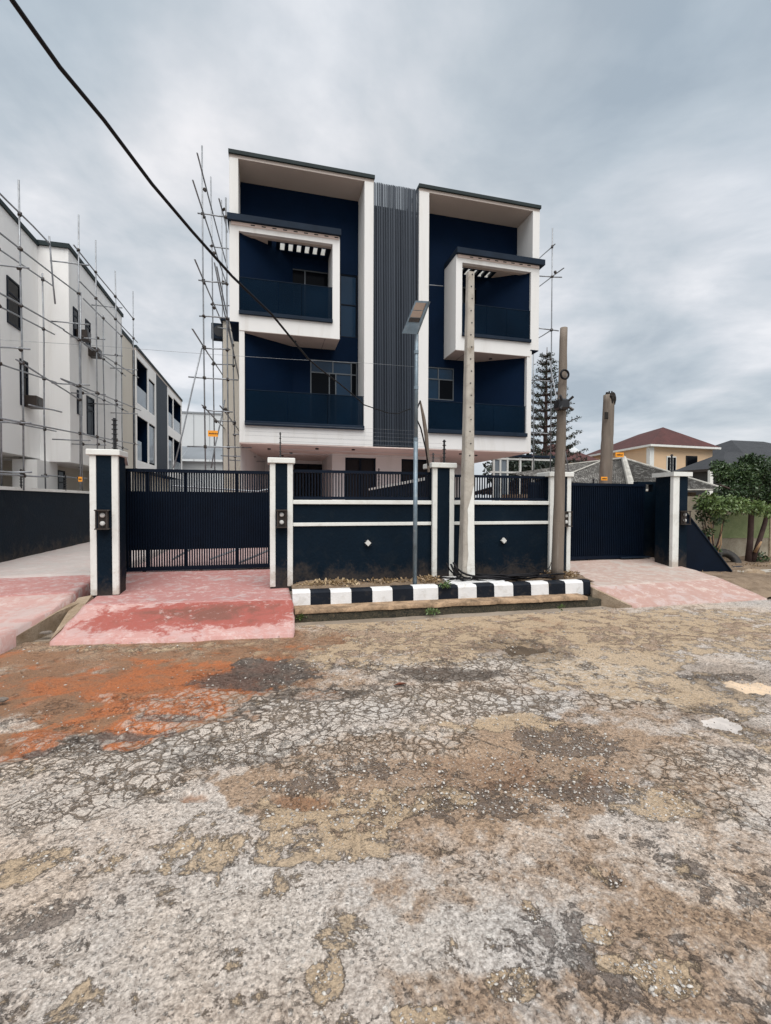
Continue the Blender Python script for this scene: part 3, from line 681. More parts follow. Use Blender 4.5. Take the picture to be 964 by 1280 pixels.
o = make_stones(16000, 'grit', STONE, 9, .0032, 'fine'); o['label'] = 'small grit scattered over the cracked road'


# a sight line of the survey photograph cut with a plane of known distance (used where many thin parts were measured)
def _ray(px, py):
    v = rgt * (px - 482) + dwn * (py - 640) + fwd * 578.99
    return v
def ony_(px, py, Y): v = _ray(px, py); t = Y / v.y; return (v.x * t, Y, EYE + v.z * t)
def onx_(px, py, X): v = _ray(px, py); t = X / v.x; return (X, v.y * t, EYE + v.z * t)
def onz_(px, py, z): v = _ray(px, py); t = (z - EYE) / v.z; return (v.x * t, v.y * t, z)
PZ_ = onz_

# ================================================================== kerb
kb = thing('painted_kerb', 'low kerb of alternating black and white painted blocks in front of the navy fence', 'kerb', (2.8, 6.7, .1))
KX = [.36, .56, .80, 1.06, 1.33, 1.585, 1.84, 2.195, 2.47, 2.73, 2.985, 3.27, 3.53, 3.80, 4.06, 4.35, 4.56]
KX = (0.343, 0.601, 0.888, 1.198, 1.51, 1.822, 2.143, 2.543, 2.862, 3.17, 3.471, 3.8, 4.107, 4.428, 4.729, 5.064, 5.199)
for i in range(16):
    x0, x1 = KX[i] + .003, KX[i + 1] - .003
    jy = rnd.uniform(-.008, .008); y0 = 6.73 - .033 * (x0 - .5) + jy; y1 = 6.73 - .033 * (x1 - .5) + jy + rnd.uniform(-.005, .005)
    h = .31 + rnd.uniform(-.006, .006); c = .03
    mb = MB(); v = []
    for x, y in ((x0, y0), (x1, y1)):
        v += [(x, y, .085), (x, y + .012, h - c), (x, y + .012 + c, h), (x, y + .19, h), (x, y + .2, .085)]
    mb.add(v, [(0, 1, 2, 3, 4), (9, 8, 7, 6, 5)] + [(k, k + 5, (k + 1) % 5 + 5, (k + 1) % 5) for k in range(5)])
    o = mb.build('kerb_block', KERBW if i % 2 == 0 else KERBB, kb)
    if i == 15:
        o['label'] = 'rounded black end block'

# ================================================================== fence
def pillar(x0, x1, y0, y1, zb, zt, label, lx0=.085, lx1=.085, capo=.035, mid=None):
    """navy pier with white corner bands and a white cap; x ranges in metres"""
    t = thing('fence_pillar', label, 'pillar', ((x0 + x1) / 2, (y0 + y1) / 2, zb), 'navy and white pillars of the front fence')
    m = MB(); m.box(x0 + .004, y0 + .012, zb - .1, x1 - .004, y1, zt - .088); m.build('core', NAVYF, t)
    if lx0: MB().bbox(x0, y0, zb - .02, x0 + lx0, y0 + .06, zt - .087, .005).build('white_band', TRIM, t)
    if lx1: MB().bbox(x1 - lx1, y0, zb - .02, x1, y0 + .06, zt - .087, .005).build('white_band', TRIM, t)
    MB().bbox(x0 - capo, y0 - capo, zt - .085, x1 + capo, y1 + capo, zt, .008).build('cap', TRIM, t)
    return t

# far left pier, its return wall splays out towards the gate
t = pillar(-2.48, -2.11, 7.5, 7.86, .25, 2.345, 'navy pier with white bands at the left edge of the left gate, steel lamp on its face', .085, .085)
m = MB(); m.prism([(-2.125, 7.6), (-2.125, 7.87), (-2.5, 9.34), (-2.62, 9.34), (-2.46, 7.87)], .2, 2.24); m.build('return_wall', NAVYF, t)
m = MB(); m.prism([(-2.09, 7.87), (-2.46, 9.36), (-2.66, 9.36), (-2.5, 7.87)], 2.243, 2.305); m.build('return_coping', TRIM, t)
pillar(.035, .39, 7.5, 7.86, .27, 2.29, 'navy pier with white bands between the left gate and the fence panel, lamp halfway up')
pillar(2.735, 3.13, 7.47, 7.86, .27, 2.275, 'middle navy pier with white bands between the two fence panels')
pillar(5.03, 5.475, 7.5, 7.86, .24, 2.165, 'navy pier with white bands behind the wooden pole, right end of the fence')

# right pier of the right gate
t = thing('fence_pillar', 'navy pier with one white band at the right edge of the right gate, above a sloping buttress', 'pillar', (8.35, 8.1, .25), 'navy and white pillars of the front fence')
MB().prism([(8.24, 7.93), (8.62, 7.93), (9.12, 9.04), (9.0, 9.04), (8.62, 8.5), (8.36, 8.5)], .2, 2.16).build('core', NAVYF, t)
MB().bbox(8.225, 7.905, .22, 8.385, 7.99, 2.163, .006).build('white_band', TRIM, t)
MB().prism([(8.19, 7.87), (8.68, 7.87), (8.74, 8.55), (8.30, 8.55)], 2.165, 2.255).build('cap', TRIM, t)
b = thing('buttress', 'sloping navy buttress wall falling away to the right of the right gate pier', 'wall', (8.95, 8.0, .1))
MB().prism([(8.62, 7.97), (9.37, 7.55), (9.46, 7.75), (8.70, 8.2)], 0.0, [1.42, .22, .22, 1.42]).build('wall', NAVYM, b)
MB().add([(8.60, 7.95, 1.45), (9.36, 7.52, .2), (9.48, 7.76, .2), (8.72, 8.22, 1.45), (8.60, 7.95, 1.42), (9.36, 7.52, .17), (9.48, 7.76, .17), (8.72, 8.22, 1.42)], [(0, 1, 2, 3), (0, 4, 5, 1), (1, 5, 6, 2), (2, 6, 7, 3), (3, 7, 4, 0)]).build('coping', CAPM, b)

def fence_panel(x0, x1, label, lampx, zg):
    t = thing('fence_wall', label, 'wall', ((x0 + x1) / 2, 7.6, .25), 'navy fence panels between the pillars')
    MB().box(x0, 7.56, .1, x1, 7.76, 1.56).build('wall', NAVYF, t)
    MB().bbox(x0, 7.515, 1.56, x1, 7.79, 1.628, .006).build('coping', TRIM, t)
    MB().bbox(x0, 7.535, 1.205, x1, 7.575, 1.262, .005).build('white_band', TRIM, t)
    g = MB(); g.box(x0, 7.62, zg - .045, x1, 7.67, zg); g.build('rail', NAVYM, t)
    g = MB(); g.box(x0, 7.62, 1.64, x1, 7.67, 1.685); g.build('rail', NAVYM, t)
    bar = MB().box(-.008, -.012, 0, .008, .012, zg - .045 - 1.685).mesh('bar', NAVYM)
    n = int((x1 - x0) / .048); n = max(n, 2)
    for i in range(n): piece('bar', bar, t, (x0 + (i + .5) * (x1 - x0) / n, 7.645, 1.685))
    return t
fence_panel(.39, 2.735, 'long navy fence wall with two white bands and a bar grille, left of the middle pier', 1.33, 2.12)
fence_panel(3.13, 5.03, 'shorter navy fence wall with two white bands and a bar grille, right of the middle pier', 4.3, 2.09)

def diamond_light(p, label):
    x, y, z = p
    t = thing('wall_light', label, 'light', (x, y, z - .05), 'small diamond wall lights on the fence')
    s = .052
    MB().box(x - .03, y - .012, z - .03, x + .03, y + .01, z + .03).build('back_plate', BLACKP, t)
    m = MB(); v = [(x, y - .06, z + s), (x + s, y - .06, z), (x, y - .06, z - s), (x - s, y - .06, z), (x, y - .01, z + s), (x + s, y - .01, z), (x, y - .01, z - s), (x - s, y - .01, z)]
    m.add(v, [(3, 2, 1, 0), (0, 1, 5, 4), (1, 2, 6, 5), (2, 3, 7, 6), (3, 0, 4, 7)]); m.build('diffuser', LAMPW, t)
    for a in (45, 135, 225, 315):
        dx, dz = math.cos(math.radians(a)), math.sin(math.radians(a))
        MB().tube([(x + dx * .03, y - .02, z + dz * .03), (x + dx * .075, y - .045, z + dz * .06)], .008, 6).build('arm', BLACKP, t)
diamond_light((1.615, 7.55, 0.919), 'small diamond wall light on the long fence wall, left of the lamp pole')
diamond_light((4.103, 7.55, 0.917), 'small diamond wall light on the shorter fence wall, right of the concrete pole')

def pier_lamp(x, y, z0, z1, label, w=.085):
    t = thing('wall_lamp', label, 'lamp', (x, y, z0), 'box lamps on the gate pillars')
    MB().box(x - w, y - .13, z1 - .018, x + w, y, z1).build('top_plate', DARKM, t)
    MB().box(x - w, y - .13, z0, x + w, y, z0 + .018).build('bottom_plate', DARKM, t)
    MB().box(x - w * .8, y - .03, z0 + .02, x + w * .8, y - .004, z1 - .02).build('back_plate', DARKM, t)
    for sx in (-1, 1):
        MB().box(x + sx * w * .8 - .008, y - .12, z0 + .018, x + sx * w * .8 + .008, y - .104, z1 - .018).build('upright', DARKM, t)
    for k in (.3, .72):
        zc = z0 + (z1 - z0) * k
        m = MB(); m.tube([(x, y - .032, zc), (x, y - .05, zc), (x, y - .068, zc), (x, y - .074, zc)], [.02, .034, .034, .02], 14); m.build('bulb', LAMPW, t, smooth=True)
pier_lamp(-2.30, 7.508, 1.19, 1.475, 'brown box lamp with two round bulbs on the far left pier')
pier_lamp(.215, 7.508, 1.19, 1.475, 'brown box lamp with two round bulbs on the pier right of the left gate')
pier_lamp(5.34, 7.508, 1.16, 1.44, 'grey box lamp half hidden behind the wooden pole')
pier_lamp(8.50, 7.925, 1.15, 1.44, 'dark box lamp on the pier right of the right gate')

# ---- gates
def gate(name, x0, x1, y, zb, zt, label, n, solid, bands):
    t = thing(name, label, 'gate', ((x0 + x1) / 2, y, zb), 'navy sliding gates')
    MB().box(x0, y - .03, zt - .06, x1, y + .03, zt).build('top_rail', NAVYM, t)
    MB().box(x0, y - .03, zb + .03, x1, y + .03, zb + .10).build('bottom_rail', NAVYM, t)
    for fx in bands: MB().box(x0 + fx, y + .031, zb + .1, x0 + fx + .06, y + .061, zt - .06).build('post', NAVYM, t)
    MB().box(x0, y + .012, solid[0], x1, y + .026, solid[1]).build('sheet', NAVYM, t)
    slat = MB().bbox(-.0125, -.012, zb + .1 - zb, .0125, .012, zt - .06 - zb, .003).mesh('slat', NAVYM)
    for i in range(n): piece('slat', slat, t, (x0 + .02 + (i + .5) * (x1 - x0 - .04) / n, y - .003, zb))
    for fx in (.12, .5, .88):
        xw = x0 + (x1 - x0) * fx
        MB().tube([(xw, y - .02, zb + .02), (xw, y + .02, zb + .02)], .03, 12).build('roller', DARKM, t)
    return t
g1 = gate('sliding_gate', -2.5, .06, 9.3, .29, 2.19, 'wide navy slatted gate above the red ramp on the left', 58, (.7, 1.78), (.0, .34, .98, 1.9, 2.5))
MB().box(-2.6, 9.36, .25, .1, 9.42, .3).build('track', DARKM, g1)
g2 = gate('sliding_gate', 5.5, 8.5, 8.95, .30, 2.04, 'navy slatted gate at the top of the right ramp, beside the wooden pole', 60, (.36, 1.99), (.0, .98, 1.95, 2.94))
MB().box(7.8, 8.85, .335, 8.6, 8.91, .365).build('guide_bar', CAPM, g2)
MB().box(5.5, 8.99, .28, 8.7, 9.04, .325).build('track', DARKM, g2)
w_ = thing('return_wall', 'short navy wall piece with a square notch between the right gate and its right pier', 'wall', (8.8, 9.1, .25))
m = MB(); m.prism([(8.4, 9.05), (9.2, 9.05), (9.2, 9.2), (8.4, 9.2)], .2, 1.86); m.box(8.83, 9.05, 1.86, 9.2, 9.2, 2.1); m.box(8.4, 9.05, 1.86, 8.62, 9.2, 2.1); m.box(8.62, 9.05, 2.04, 8.83, 9.2, 2.1); m.build('wall', NAVYF, w_)

# ---- electric fence posts on the piers and walls
def spike(p, h, label, r=.012, n=6):
    x, y, z = p
    t = thing('insulator_post', label, 'fence post', (x, y, z), 'black electric fence insulator posts')
    MB().tube([(x, y, z - .02), (x, y, z + h)], r, 8).build('post', BLACKP, t)
    for i in range(n):
        zc = z + h * (i + .8) / (n + .2)
        MB().tube([(x, y, zc - .012), (x, y, zc), (x, y, zc + .012)], [r * 1.1, r * 2.1, r * 1.1], 8).build('insulator', BLACKP, t)
    return t
spike((-2.22, 7.75, 2.34), .5, 'thick black insulator post on the far left pier', .022, 7)
spike((.2, 7.68, 2.28), .44, 'slim black insulator post on the pier right of the left gate', .009, 6)
spike((3.02, 7.68, 2.27), .43, 'tall black insulator post on the middle pier', .018, 6)
spike((2.83, 7.72, 2.27), .2, 'short insulator post on the left side of the middle pier', .012, 3)
spike((8.42, 8.15, 2.25), .40, 'black insulator post on the pier right of the right gate', .018, 6)
spike((2.63, 11, 1.59)[:2] + (2.0,), .42, 'black insulator post seen above the long fence grille, in the yard', .016, 5)
spike((-5.45, 12.305, 1.834)[:2] + (1.9,), .42, 'left one of two insulator posts on the neighbour wall', .018, 6)
spike((-5.45, 14.704, 1.89)[:2] + (1.9,), .42, 'right one of two insulator posts on the neighbour wall', .018, 6)
spike((7.62, 9.6, 2.0), .18, 'small insulator post behind the right gate', .018, 3)

# fence wires on the middle and across the house front
def wire(name, pts, r, label, cat='cable', n=5, m_=RUBBER, group=None):
    o = MB().tube(pts, r, n).build(name, m_, None, smooth=True); tag(o, label, cat, group); return o
def sagline(a, b, sag, n=14):
    a, b = Vector(a), Vector(b)
    return [tuple(a.lerp(b, i / n) - Vector((0, 0, sag * 4 * (i / n) * (1 - i / n)))) for i in range(n + 1)]
for k in range(5):
    z = 2.42 + k * .065
    wire('fence_wire', [(.2, 7.68, z - .04 if k < 6 else z), (3.02, 7.68, z - .05)], .0016, ('lowest', 'second lowest', 'middle', 'second highest', 'highest')[k] + ' of five thin electric fence wires above the long fence wall', 'wire', 4, GALV, 'electric fence wires above the long fence wall')

# ================================================================== yard divider seen through the grille
dv = thing('divider_wall', 'low navy dividing wall with white coping between the two front yards', 'wall', (2.98, 10.5, .27))
MB().prism([(2.93, 7.87), (3.07, 7.87), (3.07, 13.4), (2.93, 13.4)], .2, [2.02, 2.02, 1.94, 1.94]).build('wall', NAVYF, dv)
MB().prism([(2.9, 7.87), (3.1, 7.87), (3.1, 13.4), (2.9, 13.4)], [2.023, 2.023, 1.943, 1.943], [2.08, 2.08, 2.0, 2.0]).build('coping', TRIM, dv)

# ================================================================== the house
H = thing('house', 'three storey white and navy twin house with projecting box balconies and a slatted centre', 'house', (3.77, 18, .27))
F0, F1 = 13.5, 14.5
def hb(name, m_, *boxes, parent=None, label=None, bev=0):
    mb = MB()
    for b_ in boxes: (mb.bbox(*b_, bev) if bev else mb.box(*b_))
    return mb.build(name, m_, parent or H, label=label)
# body
hb('side_wall', WHITE, (-.75, 14.56, 3.3, -.6, 25, 11.0)); hb('side_wall', WHITE, (8.15, 14.56, 3.3, 8.3, 25, 11.0))
hb('back_wall', WHITE, (-.6, 24.8, .3, 8.15, 25, 11.0)); hb('roof', CAPM, (-.7, 14.62, 11.0, 8.25, 24.9, 11.06))
hb('upper_wall', NAVY, (-.76, 14.46, 9.43, 2.76, 14.6, 10.998)); hb('upper_wall', NAVY, (4.78, 14.46, 9.43, 8.3, 14.6, 10.998))
# walls behind the balconies, with splayed sides
def balcony_wall(sgn, z0, z1, holes):
    """sgn -1: left house, splay at the left; +1: right house"""
    if sgn < 0: x0, xc, x1 = -.74, .75, 2.765
    else: x0, xc, x1 = 8.285, 6.8, 4.775
    mb = MB()
    if sgn < 0: mb.prism([(x0, 13.56), (xc, 14.46), (xc, 14.6), (x0, 13.8)], z0, z1)
    else: mb.prism([(xc, 14.46), (x0, 13.54), (x0, 13.8), (xc, 14.6)], z0, z1)
    mb.build('splayed_wall', NAVY, H)
    a, b_ = min(xc, x1), max(xc, x1)
    mb = MB(); xs = sorted({a, b_, *[v for h in holes for v in h[:2]]})
    for i in range(len(xs) - 1):
        xm = (xs[i] + xs[i + 1]) / 2; hs = sorted([h for h in holes if h[0] <= xm <= h[1]], key=lambda h: h[2])
        z = z0
        for h in hs:
            if h[2] > z: mb.box(xs[i], 14.46, z, xs[i + 1], 14.6, h[2])
            z = h[3]
        if z < z1: mb.box(xs[i], 14.46, z, xs[i + 1], 14.6, z1)
    mb.build('balcony_wall', NAVY, H)
LW = (1.28, 2.752, 3.9, 5.99); LS = (2.2, 2.752, 6.75, 8.7); LU = (.585, 1.85, 6.95, 8.68)
RW = (5.08, 6.02, 4.98, 6.05); RS = (4.79, 5.12, 6.75, 8.67); RU = (6.3, 6.97, 8.15, 8.78)
balcony_wall(-1, 3.72, 6.33, [LW]); balcony_wall(-1, 6.33, 9.43, [LS, LU])
balcony_wall(1, 3.72, 6.33, [RW]); balcony_wall(1, 6.33, 9.43, [RS, RU])
hb('dark_room', BLACKIN, (-.6, 15.4, 3.4, 8.1, 15.5, 10.9))

def window(x0, x1, z0, z1, y, vs, hs, panes, fm=ALU, parent=H, fw=.035):
    """frame with mullions at vs, transoms at hs (list of (x0,x1,z)); panes: (x0,x1,z0,z1,mat)"""
    f = MB(); f.box(x0, y - .02, z0, x0 + fw, y + .05, z1); f.box(x1 - fw, y - .02, z0, x1, y + .05, z1)
    f.box(x0 + fw, y - .02, z0, x1 - fw, y + .05, z0 + fw); f.box(x0 + fw, y - .02, z1 - fw, x1 - fw, y + .05, z1)
    for v in vs: f.box(v[0] - fw * .5, y - .017, v[1], v[0] + fw * .5, y + .047, v[2])
    for h_ in hs: f.box(h_[0], y - .014, h_[2] - fw * .5, h_[1], y + .044, h_[2] + fw * .5)
    w0 = f.build('window', fm, parent)
    for p in panes: MB().box(p[0], y + .01, p[2], p[1], y + .018, p[3]).build('pane', p[4], w0)
    return w0
y_ = 14.5
window(*LW[:2], 3.9, 5.99, y_, [(1.87, 3.9, 5.6), (2.07, 3.9, 5.6), (1.98, 5.6, 5.96), (2.56, 3.9, 5.99)], [(1.3, 2.73, 5.6)],
       [(1.31, 1.86, 3.93, 5.58, GLASSD), (1.88, 2.06, 3.93, 5.58, GLASSD), (2.08, 2.55, 3.93, 5.58, GLASSB), (1.31, 1.97, 5.62, 5.96, GLASSB), (1.99, 2.55, 5.62, 5.96, GLASSB), (2.57, 2.72, 3.93, 5.96, GLASSD)])
window(*LS[:2], LS[2], LS[3], y_, [], [(2.22, 2.73, 7.77)], [(2.23, 2.7, 6.78, 7.75, GLASSB), (2.23, 2.7, 7.79, 8.67, GLASSB)], fm=NAVYM, fw=.03)
window(*LU[:2], LU[2], LU[3], y_, [(1.12, 6.95, 8.68)], [], [(.62, 1.1, 6.98, 8.65, GLASSD), (1.14, 1.82, 6.98, 8.1, GLASSB), (1.14, 1.82, 8.12, 8.65, GLASSD)], fw=.03)
window(*RW, y_, [(5.5, 4.98, 5.66), (5.47, 5.66, 6.03)], [(5.1, 6.0, 5.66)], [(5.12, 5.48, 5.0, 5.64, GLASSB), (5.52, 5.99, 5.0, 5.64, GLASSD), (5.12, 5.45, 5.68, 6.02, GLASSB), (5.49, 5.99, 5.68, 6.02, GLASSB)])
window(*RS, y_, [], [(4.8, 5.1, 7.74)], [(4.82, 5.09, 6.78, 7.72, GLASSD), (4.82, 5.09, 7.76, 8.64, GLASSD)], fm=NAVYM, fw=.03)
window(*RU, y_, [], [], [(6.33, 6.94, 8.18, 8.75, GLASSD)], fw=.03)
# centre and columns
hb('column', WHITE, (2.77, F0, 3.25, 3.045, 14.46, 11.0), bev=.006); hb('column', WHITE, (4.455, F0, 3.25, 4.775, 14.46, 11.0), bev=.006)
hb('centre_wall', NAVYM, (3.05, 13.75, 3.3, 4.45, 14.7, 10.36))
hb('slat_rail', SLATM, (3.05, 13.62, 10.36, 4.45, 13.66, 10.42)); hb('slat_rail', SLATM, (3.05, 13.6, 3.27, 4.45, 13.74, 3.33))
sl = MB().box(-.0165, -.03, 0, .0165, .03, 7.78).mesh('vertical_slat', SLATM)
for i in range(27): piece('vertical_slat', sl, H, (3.075 + i * (1.35 / 26), 13.57 + rnd.uniform(-.012, .012), 3.27), scl=(rnd.uniform(.55, 1.2), 1, 1))
# upper frames
for x0, x1, fx0, fx1 in ((-1.0, 3.05, -1.0, -.765), (4.455, 8.56, 8.31, 8.56)):
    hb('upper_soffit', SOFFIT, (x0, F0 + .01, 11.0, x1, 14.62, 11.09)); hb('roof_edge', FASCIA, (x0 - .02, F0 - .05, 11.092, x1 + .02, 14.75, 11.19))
    hb('fin', WHITE, (fx0, F0, 9.43, fx1, 15.2, 10.998), bev=.005)
# box balconies
def box_balcony(x0, x1, ix0, ix1, capx0, capx1, side, nv, slots, seams):
    t = H
    z0, z1, iz0, iz1 = 6.33, 9.25, 6.86, 9.03
    yf, yb = F0 - .02, 14.46
    # front frame
    hb('box_frame', WHITE, (x0, yf, z0 if side > 0 else 6.55, ix0, yf + .14, z1), (ix1, yf, 6.55 if side > 0 else z0, x1, yf + .14, z1), (ix0, yf, z0, ix1, yf + .14, iz0 - .1), (ix0, yf, iz1, ix1, yf + .14, z1))
    # sides
    if side < 0:
        hb('box_side', WHITE, (ix1, yf + .14, z0, x1, yb, z1)); hb('box_side', WHITE, (x0, yf + .14, 6.55, ix0 - .03, yb + .6, z1)); hb('box_underside', NAVY, (x0 + .004, yf + .004, 6.52, ix0 - .004, yb + .6, 6.548))
    else:
        hb('box_side', WHITE, (x0, yf + .14, z0, ix0, yb, z1)); hb('box_side', WHITE, (ix1 + .03, yf + .14, 6.55, x1, yb + .6, z1)); hb('box_underside', NAVY, (ix1 + .004, yf + .004, 6.52, x1 - .004, yb + .6, 6.548))
    a, b_ = (ix0, x1) if side < 0 else (x0, ix1)
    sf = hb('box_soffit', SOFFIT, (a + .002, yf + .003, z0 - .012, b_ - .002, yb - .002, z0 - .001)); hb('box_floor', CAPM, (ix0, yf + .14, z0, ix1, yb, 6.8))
    jm = (x1 - .42) if side < 0 else (x0 + .42)
    hb('soffit_joint', CAPM, (jm - .004, yf + .01, z0 - .016, jm + .004, yb - .01, z0 - .0125), parent=sf)
    cx_ = a + (b_ - a) * .55
    MB().tube([(cx_, 13.95, z0 - .05), (cx_, 13.95, z0 - .01)], [.045, .05], 12).build('downlight', BLACKP, H)
    hb('sill', CAPM, (ix0 + .0, yf - .07, iz0 - .1, ix1 + .0, yf + .13, iz0), bev=.006)
    # roof: white front beam, open joists over a light well, rear beam
    ya, ybk = 13.74, 14.22
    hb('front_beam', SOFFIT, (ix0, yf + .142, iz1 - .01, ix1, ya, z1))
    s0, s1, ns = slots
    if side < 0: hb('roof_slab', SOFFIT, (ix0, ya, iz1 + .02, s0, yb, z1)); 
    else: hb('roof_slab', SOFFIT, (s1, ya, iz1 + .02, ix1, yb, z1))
    e0, e1 = (s1, ix1) if side < 0 else (ix0, s0)
    if e1 - e0 > .01: hb('roof_slab', NAVYM, (e0, ya, iz1 + .02, e1, yb, z1))
    hb('rear_beam', TRIM, (s0, ybk, iz1 + .03, s1, yb, z1)); hb('beam_cover', NAVY, (s0, ybk - .001, iz1 + .0, s1, yb, iz1 + .028))
    js = MB().box(-.055, ya + .001, iz1 + .02, .055, ybk - .002, iz1 + .10).mesh('joist', NAVYM)
    for i in range(ns): piece('joist', js, H, (s0 + .055 + i * (s1 - s0 - .11) / (ns - 1), 0, 0))
    # coping on top, open above the light well
    hb('box_coping', CAPM, (capx0, yf - .13, z1, capx1, 13.72, z1 + .17), (capx0, 13.72, z1, s0, yb - .002, z1 + .17), (s1, 13.72, z1, capx1, yb - .002, z1 + .17))
    vs_ = MB().box(-.055, 0, 0, .055, .012, .028).mesh('slot_shade', BLACKIN)  # black boxes stand in for the shade inside small slots
    u = hb('eave_moulding', SOFFIT_PINK, (x0 + .05, yf - .035, z1 - .075, x1 - .03, yf - .002, z1 - .002))
    for i in range(nv):
        xx = nvx(i, nv, ix0, ix1, side); piece('slot_shade', vs_, u, (xx, yf - .04, z1 - .055))
    # glass
    gy = yf + .03
    for i in range(len(seams) - 1):
        hb('glass_panel', GLASSN, (seams[i] + .006, gy, iz0, seams[i + 1] - .006, gy + .012, 7.79))
    hb('glass_rail', CAPM, (ix0, gy - .008, 7.79, ix1, gy + .02, 7.802))
def nvx(i, n, a, b, side):
    return (-.38 + i * (1.937 + .38) / (n - 1)) if side < 0 else (6.15 + i * (2.0) / (n - 1))
box_balcony(-1.0, 2.04, -.755, 1.83, -1.05, 2.06, -1, 9, (.02, 1.8, 8), (-.755, .3, .95, 1.83))
box_balcony(5.655, 8.55, 5.86, 8.25, 5.64, 8.68, 1, 8, (5.88, 7.2, 6), (5.86, 6.7, 7.4, 8.25))
# lower balconies
def low_balcony(x0, x1, ix0, ix1, seams, side):
    hb('balcony_front', WHITE, (x0, F0 - .01, 3.25, x1, F0 + .14, 3.72)); hb('balcony_floor', CAPM, (ix0, F0 + .14, 3.3, ix1, 14.46, 3.74))
    hb('sill', CAPM, (ix0 + .0, F0 - .10, 3.72, ix1 - .0, F0 + .13, 3.84), bev=.008)
    for i in range(len(seams) - 1): hb('glass_panel', GLASSN, (seams[i] + .006, F0 + .05, 3.84, seams[i + 1] - .006, F0 + .062, 4.72))
    hb('glass_rail', CAPM, (ix0, F0 + .042, 4.72, ix1, F0 + .07, 4.733))
    if side < 0: hb('fin', WHITE, (x0, F0 - .006, 3.72, ix0 - .002, 13.9, 6.519))
    else: hb('fin', WHITE, (ix1 + .002, F0 - .006, 3.72, x1, 13.9, 6.519))
low_balcony(-.755, 2.77, -.61, 2.768, (-.61, .55, 1.7, 2.76), -1)
low_balcony(4.775, 8.31, 4.777, 8.14, (4.78, 5.9, 7.0, 8.13), 1)
# porch level
hb('porch_soffit', SOFFIT_PINK, (-.755, F0 + .0, 3.22, 8.31, 18.6, 3.248))
hb('porch_wall', WHITE, (2.1, 15.5, .3, 2.54, 15.7, 3.219), (3.6, 15.5, .3, 4.515, 15.7, 3.219), (5.514, 15.5, .3, 5.95, 15.7, 3.219), (2.54, 15.5, 3.1, 3.6, 15.7, 3.219), (4.515, 15.5, 3.1, 5.514, 15.7, 3.219))
hb('porch_wall', WHITE, (2.1, 15.7, .3, 2.25, 18.5, 3.219)); hb('porch_wall', WHITE, (5.8, 15.7, .3, 5.95, 18.5, 3.219))
hb('porch_wall', WHITE, (-.75, 18.5, .3, 1.0, 18.62, 3.219), (1.0, 18.5, 3.09, 2.1, 18.62, 3.219)); hb('porch_wall', WHITE, (5.95, 18.5, .3, 6.6, 18.62, 3.219), (7.7, 18.5, .3, 8.3, 18.62, 3.219), (6.6, 18.5, 3.09, 7.7, 18.62, 3.219))
mb = MB(); mb.prism([(-.74, 13.75), (-.10, 18.5), (-.3, 18.5), (-.75, 14.4)], .3, 3.218); mb.build('porch_wall', WHITE, H)
for x0, x1, y0, zt in ((2.54, 3.6, 15.6, 3.1), (4.515, 5.514, 15.6, 3.1), (1.0, 2.1, 18.56, 3.09), (6.6, 7.7, 18.56, 3.09)):
    d = hb('door', BLACKIN, (x0, y0, .3, x1, y0 + .03, zt)); xm = (x0 + x1) / 2
    hb('door_frame', NAVYM, (x0, y0 - .06, .3, x0 + .05, y0 - .002, zt), (x1 - .05, y0 - .06, .3, x1, y0 - .002, zt), (xm - .03, y0 - .06, .3, xm + .03, y0 - .002, zt - .05), (x0 + .05, y0 - .06, zt - .05, x1 - .05, y0 - .002, zt), parent=d)
for p in [(301,0),]: pass
for px_, py_ in ((.05, 14.6), (.75, 15.6), (1.45, 14.1), (2.55, 14.05), (.5, 16.6), (6.9, 14.6), (7.3, 15.8), (6.2, 14.3)):
    MB().tube([(px_, py_, 3.18), (px_, py_, 3.219)], [.05, .055], 10).build('downlight', BLACKP, H)
# rear wing on the left side
rw = thing('side_wing', 'narrow beige side wing behind the scaffolding on the left of the twin house', 'building', (-1.2, 18, .27))
MB().box(-1.5, 17.2, .27, -.78, 20, 7.9).build('wall', BEIGE, rw)
MB().box(-1.56, 17.1, 7.9, -.77, 20.1, 8.0).build('coping', CAPM, rw)
def ac(p, label, s=1.0, face='y'):
    x, y, z = p
    t = thing('air_conditioner', label, 'air conditioner', (x, y, z), 'outdoor air conditioner units')
    if face == 'y': MB().bbox(x - .28 * s, y - .3, z, x + .28 * s, y, z + .55 * s, .01).build('casing', CAPM, t); MB().tube([(x, y - .31, z + .28 * s), (x, y - .301, z + .28 * s)], .2 * s, 16).build('fan_grille', BLACKP, t)
    else: MB().bbox(x, y - .4 * s, z, x + .32, y + .4 * s, z + .62 * s, .01).build('casing', DARKM, t); MB().tube([(x + .321, y, z + .31 * s), (x + .33, y, z + .31 * s)], .24 * s, 16).build('fan_grille', BLACKP, t)
ac((-1.65, 17.9, 7.4), 'dark air conditioner box high on the side wing behind the scaffolding')

